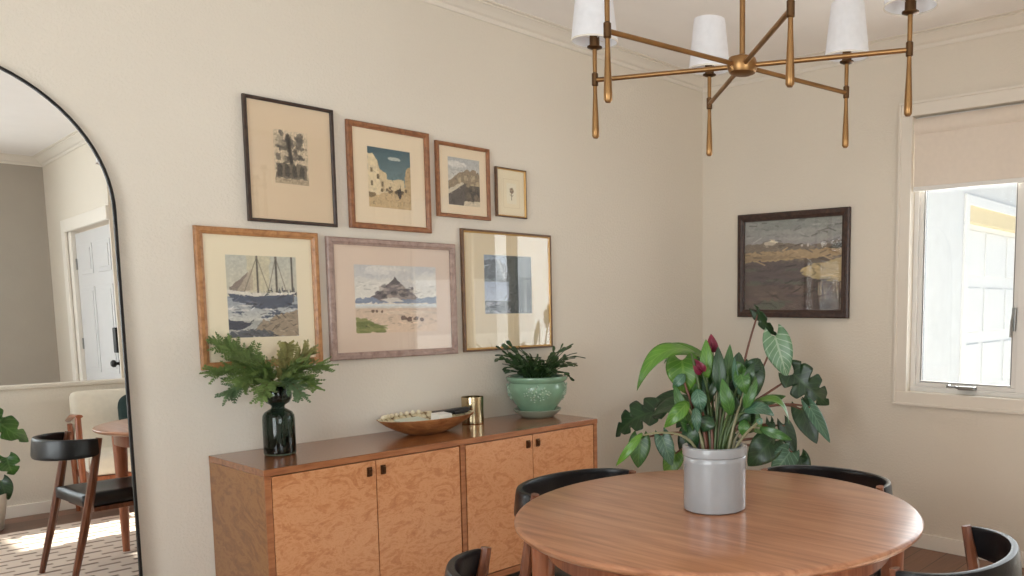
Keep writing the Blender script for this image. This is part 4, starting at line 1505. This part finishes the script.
def corner_plant():
    X, Y = -0.90, -0.70
    r = thing('potted_philodendron', 'large floor plant with split leaves in the corner behind the table', 'potted plant', (X, Y, 0))
    bm = bmesh.new()
    lathe(bm, [(0, 0.0), (0.12, 0.0), (0.13, 0.01), (0.165, 0.31), (0.168, 0.325), (0.158, 0.325), (0.15, 0.29), (0, 0.29)], 40)
    obj('planter', bm, M['planter'], r, smooth=True)
    bm = bmesh.new()
    lathe(bm, [(0.15, 0.295), (0.05, 0.305), (0, 0.307)], 24)
    obj('soil', bm, M['soil'], r, smooth=True)
    D0 = 4.33
    # a stout trunk with a few leaning canes
    bm = bmesh.new()
    top = at(735, 440, D0)
    tube(bm, bez((X, Y, 0.30), (X - 0.02, Y, 0.45), top, 8), 0.016, 8)
    tube(bm, bez((X + 0.03, Y - 0.02, 0.30), (X + 0.03, Y - 0.05, 0.5), at(716, 430, D0 - 0.1), 8), 0.013, 8)
    bmesh.ops.translate(bm, verts=bm.verts, vec=-r.location)
    obj('trunk', bm, M['stem_green'], r, smooth='all')

    def lf(b, t, w, mat, dep=0.0, dtip=0.0, s=(730, 440), mid=None, shape='heart', splits=0, arch=0.02, sm=None, facing=None, fold=0.12, curl=0.0, sr=0.005):
        B, T = at(b[0], b[1], D0 + dep), at(t[0], t[1], D0 + dep + dtip)
        S = at(s[0], s[1], D0 + dep * 0.3)
        m = at(mid[0], mid[1], D0 + dep * 0.6) if mid else None
        leaf(r, B, T, w, M[mat], shape, arch=arch, splits=splits, stem_from=S, stem_mid=m, stem_mat=sm or M['stem_red'], stem_r=sr, facing=facing, fold=fold, curl=curl,
             nu=54 if splits else 16, nv=10 if splits else 8)
    lf((757, 312), (778, 336), 0.075, 'leaf_dark', 0.05, splits=3, mid=(745, 350), s=(735, 410), facing=(-1, 0.3, 0.4))
    lf((775, 336), (787, 377), 0.155, 'leaf_pale_sheen', 0.0, mid=(752, 395), s=(738, 420), arch=0.015)
    lf((793, 374), (829, 405), 0.190, 'leaf_dark', 0.0, splits=4, mid=(775, 388), s=(742, 410), arch=0.03)
    lf((801, 408), (817, 444), 0.125, 'leaf_dark', -0.05, mid=(780, 398), s=(744, 415), arch=0.01, dtip=-0.05)
    lf((809, 406), (830, 443), 0.085, 'leaf_blue_sheen', -0.09, mid=(780, 398), s=(744, 415), arch=0.0, dtip=-0.1, facing=(-0.5, -0.4, 1))  # paler blade laid over the right half for its bluish sheen
    lf((753, 366), (756, 397), 0.125, 'leaf_dark', -0.02, mid=(746, 400), s=(738, 420))
    lf((784, 424), (796, 454), 0.085, 'leaf_dark', -0.05, mid=(765, 424), s=(742, 430), arch=0.0)
    lf((770, 422), (774, 446), 0.050, 'leaf_dark', -0.15, mid=(758, 424), s=(742, 430), splits=4)
    lf((772, 440), (748, 466), 0.165, 'leaf_dark', -0.1, mid=(768, 436), s=(742, 440), arch=0.03)
    lf((790, 452), (772, 476), 0.130, 'leaf_blue_sheen', -0.12, mid=(780, 446), s=(745, 445))
    lf((800, 456), (806, 482), 0.100, 'leaf_dark', -0.02, mid=(790, 446), s=(745, 445))
    lf((742, 408), (762, 434), 0.120, 'leaf_mid', -0.16, mid=(738, 410), s=(735, 430))
    lf((690, 406), (652, 416), 0.165, 'leaf_dark', -0.05, mid=(705, 405), s=(715, 430), arch=0.03, facing=(-0.4, -0.3, 1))
    lf((676, 396), (646, 412), 0.090, 'leaf_dark', 0.1, mid=(700, 400), s=(715, 430), arch=0.02, facing=(-0.4, -0.4, 0.8))
    lf((655, 412), (616, 437), 0.210, 'leaf_dark', 0.0, splits=4, mid=(690, 400), s=(715, 430), arch=0.04, facing=(-0.5, -0.4, 0.8))
    lf((640, 438), (638, 468), 0.120, 'leaf_mid', -0.05, mid=(680, 425), s=(712, 440), arch=0.01)
    lf((662, 436), (672, 466), 0.095, 'leaf_blue_sheen', -0.12, mid=(690, 425), s=(712, 440), arch=0.01)
    lf((676, 452), (666, 478), 0.110, 'leaf_bright', 0.0, mid=(692, 440), s=(712, 445), arch=0.01)
    lf((690, 430), (684, 460), 0.120, 'leaf_dark', 0.1, mid=(702, 420), s=(714, 440))
    lf((700, 400), (676, 428), 0.120, 'leaf_dark', 0.15, mid=(712, 400), s=(718, 430))
    lf((728, 440), (742, 474), 0.130, 'leaf_dark', 0.1, mid=(730, 425), s=(730, 440))
    lf((716, 430), (706, 470), 0.120, 'leaf_mid', 0.12, mid=(722, 420), s=(725, 440))
    lf((700, 372), (690, 350), 0.080, 'leaf_dark', 0.12, mid=(712, 400), s=(720, 430))
    lf((760, 402), (786, 396), 0.060, 'leaf_mid', 0.10, mid=(748, 410), s=(738, 430))


def monstera():
    X, Y = -3.16, -3.50
    r = thing('potted_monstera', 'broad-leaved potted plant reflected at the mirror edge by the half wall', 'potted plant', (X, Y, 0))
    bm = bmesh.new()
    lathe(bm, [(0, 0.0), (0.09, 0.0), (0.10, 0.01), (0.13, 0.22), (0.132, 0.235), (0.124, 0.235), (0.118, 0.21), (0, 0.21)], 36)
    obj('planter', bm, M['planter'], r, smooth=True)
    bm = bmesh.new()
    lathe(bm, [(0.118, 0.213), (0.05, 0.22), (0, 0.222)], 24)
    obj('soil', bm, M['soil'], r, smooth=True)
    S = Vector((X, Y, 0.22))
    toM = Vector((-0.4, 1, 0.25))
    for b, t, w, m, sp in [((-3.10, -3.49, 0.74), (-2.90, -3.50, 0.54), 0.17, 'leaf_mid', 3), ((-3.02, -3.47, 0.46), (-2.99, -3.49, 0.34), 0.13, 'leaf_mid', 2),
                           ((-3.06, -3.45, 0.32), (-3.03, -3.46, 0.19), 0.11, 'leaf_dark', 0), ((-3.22, -3.46, 0.80), (-3.38, -3.48, 0.62), 0.18, 'leaf_mid', 5),
                           ((-3.26, -3.44, 0.55), (-3.42, -3.40, 0.40), 0.15, 'leaf_dark', 0), ((-3.15, -3.58, 0.9), (-3.1, -3.64, 0.72), 0.17, 'leaf_mid', 5)]:
        leaf(r, b, t, w, M[m], 'heart', facing=toM, arch=0.02, splits=sp, stem_from=S, stem_mat=M['stem_green'], stem_r=0.005, nu=54, nv=10)


# ------------------------------------------------------------------ things on the sideboard
def vase_and_cedar():
    vx, vy = -2.816, -0.188
    bm = bmesh.new()
    out = [(0.0, 0.0), (0.050, 0.0), (0.054, 0.004), (0.055, 0.012), (0.055, 0.135), (0.053, 0.148), (0.046, 0.160), (0.034, 0.168), (0.024, 0.174), (0.022, 0.180), (0.026, 0.187),
           (0.040, 0.196), (0.048, 0.212), (0.049, 0.230), (0.044, 0.248), (0.040, 0.258)]
    inn = [(0.0375, 0.258), (0.0415, 0.247), (0.0465, 0.230), (0.0455, 0.212), (0.038, 0.199), (0.023, 0.189), (0.0195, 0.180), (0.0215, 0.174), (0.032, 0.165), (0.044, 0.157), (0.0505, 0.146),
           (0.0525, 0.134), (0.0525, 0.014), (0.048, 0.008), (0.0, 0.008)]
    lathe(bm, out + inn, 48)
    o = obj('glass_vase', bm, M['vase_glass'], loc=(vx, vy, SBZ), smooth=True)
    tag(o, 'dark green waisted glass vase standing on the sideboard', 'vase')
    # sprigs: (tip pixel, depth, droop, material)
    D = 3.06
    specs = [((211, 341), 2.98, 0.05, 'cedar', 0.055), ((222, 344), 3.06, 0.06, 'cedar', 0.06), ((213, 372), 2.95, 0.05, 'cedar', 0.06), ((226, 396), 2.98, 0.07, 'cedar_blue', 0.055),
             ((246, 352), 3.12, 0.03, 'cedar', 0.05), ((240, 384), 2.90, 0.06, 'cedar', 0.06), ((262, 398), 2.86, 0.06, 'cedar', 0.055), ((288, 345), 3.12, 0.02, 'cedar_tan', 0.045),
             ((313, 349), 3.08, 0.04, 'cedar_tan', 0.055), ((327, 366), 3.02, 0.05, 'cedar', 0.055), ((318, 389), 2.96, 0.06, 'cedar', 0.05), ((302, 396), 2.90, 0.06, 'cedar_blue', 0.05),
             ((299, 362), 2.92, 0.03, 'cedar', 0.05), ((262, 366), 2.94, 0.03, 'cedar', 0.055), ((234, 362), 2.92, 0.05, 'cedar', 0.06)]
    S0 = Vector((vx, vy, SBZ + 0.195))
    for i, (tp, dep, droop, mk, tw) in enumerate(specs):
        g = random.Random(100 + i)
        T = at(tp[0], tp[1], dep)
        S = S0 + Vector((g.uniform(-0.014, 0.014), g.uniform(-0.012, 0.012), 0))
        # rise out of the mouth, then lean over to the tip
        rim = Vector((vx, vy, SBZ + 0.262)) + (Vector((T.x, T.y, 0)) - Vector((vx, vy, 0))).normalized() * 0.022
        md = (rim + T) / 2 + Vector((0, 0, droop))
        pts = [S, (S + rim) / 2] + bez(rim, md, T, 12)
        bm = bmesh.new()
        tube(bm, pts, [0.0020 - 0.0012 * k / (len(pts) - 1) for k in range(len(pts))], 5, mi=1)
        axis = (T - rim).normalized()
        nrm = (Vector((0, 0, 1)) - axis * axis.z).normalized()
        nrm = (nrm + (CAMLOC - T).normalized() * 0.8).normalized()
        for k in range(3, len(pts) - 1):
            for fr in (0.0, 0.5):
                p = pts[k].lerp(pts[k + 1], fr)
                d = (pts[k + 1] - pts[k]).normalized()
                sd = d.cross(nrm).normalized()
                f = (k - 3 + fr) / (len(pts) - 4)
                ln = tw * (0.45 + 0.6 * math.sin(PI * min(0.95, 0.15 + 0.75 * f))) * g.uniform(0.6, 1.35)
                for s in (-1, 1, 0):
                    if (s == 0 and k % 2) or g.random() < 0.18:
                        continue
                    dr = (d * 0.8 + sd * s * g.uniform(0.35, 0.95) + nrm * g.uniform(-0.5, 0.75) + Vector((0, 0, -0.15))).normalized()
                    spray(bm, p, dr, nrm, ln, g)
        lab = ['feathery green cedar sprig spreading over the mouth of the dark vase', 'tan-tipped cedar sprig rising on the window side of the dark vase',
               'blue-green cedar sprig hanging low beside the dark vase'][{'cedar': 0, 'cedar_tan': 1, 'cedar_blue': 2}[mk]]
        bmesh.ops.translate(bm, verts=bm.verts, vec=-S)
        o = obj('cedar_sprig', bm, [M[mk], M['twig']], loc=S)
        tag(o, lab, 'greenery', {'cedar': 'green cedar sprigs in the vase', 'cedar_tan': 'tan-tipped cedar sprigs in the vase', 'cedar_blue': 'low cedar sprigs in the vase'}[mk])


def spray(bm, p, d, nrm, ln, g):
    """a flat fan of scale foliage"""
    n = 7
    sd = d.cross(nrm).normalized()

    def scale_leaf(a, b, w):
        c = (a + b) / 2
        ax = (b - a).normalized()
        u = ax.cross(nrm).normalized() * w
        h = nrm * w * 0.45
        v = [bm.verts.new(q) for q in (a, c + u, b, c - u, c + h, c - h)]
        for x, y, z in ((0, 1, 4), (1, 2, 4), (2, 3, 4), (3, 0, 4), (1, 0, 5), (2, 1, 5), (3, 2, 5), (0, 3, 5)):
            bm.faces.new((v[x], v[y], v[z]))
    for i in range(n):
        q = p + d * (ln * i / n)
        scale_leaf(q, q + d * (ln / n * 1.25), 0.0024)
        l2 = ln * 0.34 * (1 - 0.65 * i / n) * g.uniform(0.7, 1.2)
        for s in (-1, 1):
            dd = (d * 0.9 + sd * s * 0.75 + nrm * g.uniform(-0.15, 0.15)).normalized()
            scale_leaf(q, q + dd * l2, 0.0030)


def bowl_and_contents():
    cx, cy = -2.178, -0.176
    r = thing('shell_rimmed_bowl', 'shallow oval wooden bowl lined with cream shell chips', 'bowl', (cx, cy, SBZ), math.radians(3))
    LX, LY = 0.224, 0.135
    n = 56
    wob = lambda a, z: 1 + (0.012 * math.sin(a * 19) + 0.008 * math.sin(a * 31)) * max(0.0, (z - 0.03) / 0.03)
    bm = bmesh.new()
    lathe(bm, [(0, 0.0), (0.36, 0.0), (0.44, 0.005), (0.66, 0.024), (0.86, 0.048), (1.0, 0.072), (1.0, 0.075)], n, (0, 0, 0), LX, LY, wob=wob)
    obj('outer_shell', bm, M['bowl_wood'], r, smooth=True)
    bm = bmesh.new()
    lathe(bm, [(1.0, 0.0752), (0.95, 0.0745), (0.84, 0.055), (0.64, 0.031), (0.42, 0.012), (0, 0.010)], n, (0, 0, 0), LX, LY, wob=wob)
    obj('inlay_lining', bm, M['inlay'], r, smooth=True)

    def loose(name, bm, mat, label, cat, loc, rz, tilt=(0, 0), group=None):
        o = obj(name, bm, mat, loc=loc)
        o.rotation_euler = (tilt[0], tilt[1], rz)
        tag(o, label, cat, group)
        return o
    loose('card_box', bx(-0.036, 0.036, -0.026, 0.026, 0, 0.030, 0.002), M['card'], 'small white box lying in the oval wooden bowl', 'box', (cx + 0.045, cy - 0.035, SBZ + 0.054), 0.15, (0.1, 0.02))
    loose('folded_paper', bx(-0.062, 0.062, -0.036, 0.036, 0, 0.008, 0.002), M['pale_paper'], 'pale green folded paper lying flat in the wooden bowl', 'paper', (cx - 0.075, cy + 0.005, SBZ + 0.058), 0.1, (0.12, 0.0))
    bm = bmesh.new()
    box(bm, -0.088, 0.088, -0.018, 0.018, 0, 0.024, 0.007)
    box(bm, 0.0, 0.05, -0.03, -0.012, 0.0, 0.012, 0.004)
    loose('black_case', bm, M['black_case'], 'slim black case propped across the rim of the wooden bowl', 'case', (cx + 0.130, cy + 0.012, SBZ + 0.066), -0.05, (0, -0.03))
    # a string of cream beads along the far rim
    for k in range(9):
        a = math.radians(80 + 8.5 * k)
        bm = bmesh.new()
        bmesh.ops.create_uvsphere(bm, u_segments=14, v_segments=10, radius=0.0095)
        o = obj('wooden_bead', bm, M['bead'], loc=(cx + LX * 0.90 * math.cos(a), cy + LY * 0.88 * math.sin(a), SBZ + 0.078), smooth='all')
        tag(o, 'cream bead in the row along the far rim of the bowl', 'bead', 'beads along the bowl rim')


def cup():
    bm = bmesh.new()
    R = 0.0510
    lathe(bm, [(0, 0), (R - 0.004, 0), (R - 0.001, 0.003), (R, 0.02), (R - 0.0015, 0.06), (R, 0.122), (R - 0.0005, 0.126), (R - 0.003, 0.125), (R - 0.0035, 0.06), (R - 0.004, 0.010), (0, 0.008)], 40)
    o = obj('brass_cup', bm, M['gold'], loc=(-1.885, -0.100, SBZ), smooth=True)
    tag(o, 'shiny brass cup standing between the bowl and the green pot', 'cup')


def cactus_pot():
    x, y = -1.545, -0.162
    K = 1.2

    def grow(bm):
        bmesh.ops.scale(bm, vec=(K, K, K), verts=bm.verts)
        return bm
    bm = bmesh.new()
    lathe(bm, [(0, 0), (0.062, 0), (0.070, 0.006), (0.090, 0.022), (0.098, 0.032), (0.095, 0.034), (0.085, 0.026), (0.066, 0.012), (0, 0.010)], 48)
    o = obj('saucer', grow(bm), M['saucer'], loc=(x, y, SBZ), smooth=True)
    tag(o, 'grey-green glazed saucer under the green relief pot', 'saucer')
    r = thing('potted_cactus', 'leafy dark green cactus in a celadon pot with flower relief', 'potted plant', (x, y, SBZ + 0.0125))
    bm = bmesh.new()
    lathe(bm, [(0, 0), (0.060, 0.0), (0.064, 0.004), (0.068, 0.014), (0.086, 0.038), (0.106, 0.068), (0.117, 0.096), (0.119, 0.116), (0.114, 0.130), (0.112, 0.134), (0.122, 0.142), (0.125, 0.150),
               (0.124, 0.157), (0.118, 0.160), (0.108, 0.157), (0.104, 0.148), (0.104, 0.136), (0, 0.134)], 56)
    pot = obj('pot', grow(bm), M['celadon'], r, smooth=True)
    # moulded flowers and leaves round the belly
    def rad(z):
        P = [(0.014, 0.068), (0.038, 0.086), (0.068, 0.106), (0.096, 0.117), (0.116, 0.119), (0.13, 0.114)]
        for (a, ra), (b, rb) in zip(P[:-1], P[1:]):
            if a <= z <= b:
                return ra + (rb - ra) * (z - a) / (b - a)
        return 0.1
    bm = bmesh.new()
    g = random.Random(3)
    for k in range(4):
        a0 = math.atan2(CAMLOC.y - y, CAMLOC.x - x) + k * PI / 2
        for da, z, s, ro in [(0, 0.092, 0.020, 0.3), (0.22, 0.108, 0.016, 1.2), (-0.22, 0.106, 0.016, 2.0), (0.16, 0.074, 0.016, -0.6), (-0.17, 0.076, 0.016, 0.8), (0.40, 0.094, 0.014, 0.1),
                             (-0.40, 0.092, 0.014, 2.6), (0.02, 0.118, 0.013, 1.5), (-0.04, 0.062, 0.013, 1.5), (0.33, 0.080, 0.011, -0.5), (-0.32, 0.112, 0.011, 0.5)]:
            a = a0 + da
            R0 = rad(z)
            n = Vector((math.cos(a), math.sin(a), -0.15)).normalized()
            c = Vector((math.cos(a) * R0, math.sin(a) * R0, z))
            u = Vector((-math.sin(a), math.cos(a), 0))
            v = n.cross(u)
            for q in range(4 if s > 0.013 else 2):
                an = ro + q * PI / 2 + g.uniform(-0.2, 0.2)
                dd = u * math.cos(an) + v * math.sin(an)
                pp = n.cross(dd)
                m = [c - n * 0.002 + dd * 0.001, c + dd * s * 0.55 + pp * s * 0.28, c + dd * s - n * 0.002, c + dd * s * 0.55 - pp * s * 0.28, c + dd * s * 0.5 + n * 0.0045]
                m = [bm.verts.new(t) for t in m]
                for i in range(4):
                    bm.faces.new((m[i], m[(i + 1) % 4], m[4]))
                bm.faces.new(m[:4])
    obj('flower_relief', grow(bm), M['celadon_light'], pot, smooth='all')
    bm = bmesh.new()
    lathe(bm, [(0.104, 0.139), (0.05, 0.145), (0, 0.147)], 28)
    obj('soil', grow(bm), M['soil'], r, smooth=True)
    # segmented arching stems
    for k in range(84):
        g = random.Random(900 + k)
        a = g.uniform(0, 2 * PI)
        p = Vector((0.05 * math.cos(a) * g.random(), 0.05 * math.sin(a) * g.random(), 0.143))
        out = Vector((math.cos(a), math.sin(a), 0))
        reach = g.uniform(0.3, 1.0)
        d = (out * (0.35 + 0.9 * reach) + Vector((0, 0, 1.7 - 0.6 * reach))).normalized()
        bm = bmesh.new()
        nseg = g.randint(4, 6)
        sl = g.uniform(0.026, 0.037)
        for i in range(nseg):
            q = p + d * sl
            wq = g.uniform(0.0065, 0.0095)
            f = d.cross(Vector((g.uniform(-1, 1), g.uniform(-1, 1), g.uniform(-0.3, 0.3)))).normalized()
            sd = d.cross(f).normalized()
            prev = None
            for t, w in ((0.0, 0.25), (0.25, 0.75), (0.5, 0.9), (0.72, 1.1), (0.9, 0.85), (1.0, 0.35)):
                c = p.lerp(q, t)
                ring = [bm.verts.new(c + sd * wq * w), bm.verts.new(c + f * 0.0018), bm.verts.new(c - sd * wq * w), bm.verts.new(c - f * 0.0018)]
                if prev:
                    for m in range(4):
                        bm.faces.new((prev[m], prev[(m + 1) % 4], ring[(m + 1) % 4], ring[m]))
                else:
                    bm.faces.new(ring)
                prev = ring
            bm.faces.new(prev)
            p = q
            d = (d + Vector((0, 0, -0.10 - 0.17 * reach)) + Vector((g.uniform(-0.25, 0.25), g.uniform(-0.25, 0.25), g.uniform(-0.1, 0.1)))).normalized()
            wp = Vector((x, y, 0)) + p * K
            if wp.y > -0.045:
                d.y = -abs(d.y) - 0.3
                d.normalize()
        obj('stem', grow(bm), M['cactus'], r)


# ------------------------------------------------------------------ easy chair that shows only in the mirror
def easy_chair():
    r = thing('easy_chair', 'cream easy chair with wooden legs, reflected in the mirror behind the table', 'armchair', (-2.36, -3.40, 0), PI / 2 + 0.1)
    # local: facing +x
    for s in (-1, 1):
        bm = bmesh.new()
        tube(bm, [(0.22, s * 0.31, 0.0), (0.21, s * 0.31, 0.35), (0.20, s * 0.31, 0.70)], [0.013, 0.019, 0.017], 12)
        obj('leg', bm, M['table_leg'], r, smooth=True)
        bm = bmesh.new()
        tube(bm, [(-0.30, s * 0.29, 0.0), (-0.24, s * 0.30, 0.40), (-0.20, s * 0.31, 0.62)], [0.013, 0.018, 0.016], 12)
        obj('leg', bm, M['table_leg'], r, smooth=True)
        bm = bmesh.new()
        tube(bm, [(-0.26, s * 0.31, 0.64), (0.0, s * 0.315, 0.69), (0.27, s * 0.31, 0.705)], [0.018, 0.02, 0.02], 12, flat=0.6)
        obj('armrest', bm, M['table_leg'], r, smooth=True)
    obj('seat_cushion', bx(-0.24, 0.24, -0.27, 0.27, 0.30, 0.44, 0.04, seg=4), M['upholstery'], r, smooth=True)
    bm = bx(-0.07, 0.07, -0.29, 0.29, 0.0, 0.46, 0.05, seg=4)
    bmesh.ops.rotate(bm, verts=bm.verts, cent=(0, 0, 0), matrix=Matrix.Rotation(-0.22, 3, 'Y'))
    bmesh.ops.translate(bm, verts=bm.verts, vec=(-0.21, 0, 0.38))
    obj('back_cushion', bm, M['upholstery'], r, smooth=True)
    bm = bx(-0.24, 0.24, -0.285, 0.285, 0.255, 0.30, 0.005)
    obj('seat_rail', bm, M['table_leg'], r)
    bm = bmesh.new()
    bmesh.ops.create_uvsphere(bm, u_segments=28, v_segments=16, radius=1.0)
    for v in bm.verts:
        e = 0.55
        sg = lambda t: math.copysign(abs(t) ** e, t)
        v.co = Vector((v.co.x * 0.055, sg(v.co.y) * 0.16 * 1.0, sg(v.co.z) * 0.16))
    bmesh.ops.rotate(bm, verts=bm.verts, cent=(0, 0, 0), matrix=Matrix.Rotation(-0.28, 3, 'Y'))
    c = math.cos(PI / 2 + 0.1)
    o = obj('throw_cushion', bm, M['pillow'], loc=(-2.245, -3.465, 0.655), smooth='all')
    o.rotation_euler = (0, 0, PI / 2 + 0.1)
    tag(o, 'dark green cushion on the cream easy chair seen in the mirror', 'cushion')


# ------------------------------------------------------------------ outdoors
def outdoors():
    struct('ground', bx(-30, 30, -30, 30, -0.32, -0.2), M['concrete'])
    yw = -0.30
    gx0, gx1, gz = 3.88, 7.4, 2.30
    struct('wall_garage_near', bx(0.16, gx0, yw, yw + 0.2, -0.2, 3.1), M['stucco'])
    struct('wall_garage_far', bx(gx1, 10.5, yw, yw + 0.2, -0.2, 3.1), M['stucco'])
    struct('wall_garage_over', bx(gx0, gx1, yw, yw + 0.2, gz, 3.1), M['stucco'])
    bm = bmesh.new()
    V = [bm.verts.new(p) for p in ((0.16, yw - 0.4, 3.05), (10.8, yw - 0.4, 3.05), (10.8, yw + 3.2, 4.5), (0.16, yw + 3.2, 4.5), (0.16, yw - 0.4, 3.15), (10.8, yw - 0.4, 3.15), (10.8, yw + 3.2, 4.6), (0.16, yw + 3.2, 4.6))]
    for f in ((0, 1, 2, 3), (4, 5, 6, 7), (0, 1, 5, 4), (1, 2, 6, 5), (2, 3, 7, 6), (3, 0, 4, 7)):
        bm.faces.new([V[i] for i in f])
    struct('roof_garage', bm, M['roofing'])
    r = thing('garage_door', 'white panelled garage door seen outside through the window', 'garage door', ((gx0 + gx1) / 2, yw, -0.2))
    bm = bx(gx0, gx1, yw + 0.08, yw + 0.12, -0.2, gz - 0.16)
    rows, cols = 4, 5
    for i in range(rows):
        for j in range(cols):
            a = gx0 + (gx1 - gx0) * j / cols + 0.06
            b = gx0 + (gx1 - gx0) * (j + 1) / cols - 0.06
            za = -0.2 + (gz + 0.04) * i / rows + 0.06
            zb = -0.2 + (gz + 0.04) * (i + 1) / rows - 0.06
            box(bm, a, b, yw + 0.066, yw + 0.081, za, zb, 0.012)
    obj('door_panels', bm, M['garage_white'], r, world=True)
    obj('header_board', bx(gx0, gx1, yw - 0.01, yw + 0.12, gz - 0.16, gz), M['garage_cream'], r, world=True)
    c = bmesh.new()
    box(c, gx0 - 0.10, gx0, yw - 0.03, yw, -0.2, gz + 0.10, 0.005)
    box(c, gx1, gx1 + 0.10, yw - 0.03, yw, -0.2, gz + 0.10, 0.005)
    box(c, gx0, gx1, yw - 0.03, yw, gz, gz + 0.10, 0.005)
    obj('casing', c, M['garage_white'], r, world=True)


# ------------------------------------------------------------------ light
def light():
    w = bpy.data.worlds.new('sky')
    SC.world = w
    w.use_nodes = True
    nt = w.node_tree
    bg = nt.nodes['Background']
    tc = N(nt, 'ShaderNodeTexCoord')
    sp = N(nt, 'ShaderNodeSeparateXYZ')
    nt.links.new(tc.outputs['Generated'], sp.inputs[0])
    c = ramp(nt, sp.outputs['Z'], [(0.0, (0.92, 0.95, 1.0, 1)), (0.5, (0.62, 0.78, 1.0, 1))])
    nt.links.new(c, bg.inputs['Color'])
    bg.inputs['Strength'].default_value = 0.8
    s = bpy.data.lights.new('sun', 'SUN')
    s.energy = 16.0
    s.color = (1.0, 0.93, 0.82)
    s.angle = math.radians(0.6)
    so = bpy.data.objects.new('sun', s)
    COL.objects.link(so)
    d = Vector((-1.0, 0.03, -0.70)).normalized()
    so.rotation_euler = d.to_track_quat('-Z', 'Y').to_euler()
    so.location = (6, -2, 6)
    # area lamps added as daylight fill, the last two at unseen windows
    for x, y, z, w_, h_, d, p in ((0.30, -2.01, 1.45, 1.10, 1.0, (-1, 0, 0), 17), (0.30, -3.08, 1.20, 0.70, 2.1, (-1, 0, 0), 7),
                                  (WEST - 0.30, -2.55, 1.3, 2.0, 1.8, (1, 0, 0), 92), (-4.45, HALL_END - 0.35, 1.32, 2.2, 1.95, (0, 1, 0), 82)):
        l = bpy.data.lights.new('daylight_fill', 'AREA')
        l.shape = 'RECTANGLE'
        l.size, l.size_y = w_, h_
        l.energy = p
        l.color = (0.96, 0.98, 1.0)
        o = bpy.data.objects.new('daylight_fill', l)
        COL.objects.link(o)
        o.location = (x, y, z)
        o.rotation_euler = Vector(d).to_track_quat('-Z', 'Z').to_euler()


room()
windows()
hall_door()
pictures()
mirror()
sideboard()
table()
chairs()
rug()
chandelier()
anthurium()
corner_plant()
monstera()
vase_and_cedar()
bowl_and_contents()
cup()
cactus_pot()
easy_chair()
outdoors()
light()

vs = SC.view_settings
SC.display_settings.display_device = 'sRGB'
vs.view_transform = 'Standard'
vs.look = 'None'
vs.gamma = 1.0
vs.use_curve_mapping = False
vs.exposure = -0.03
SC.cycles.diffuse_bounces = 8
SC.cycles.max_bounces = 16
SC.cycles.glossy_bounces = 6
SC.cycles.transparent_max_bounces = 16
SC.cycles.sample_clamp_indirect = 6.0
SC.cycles.caustics_refractive = False
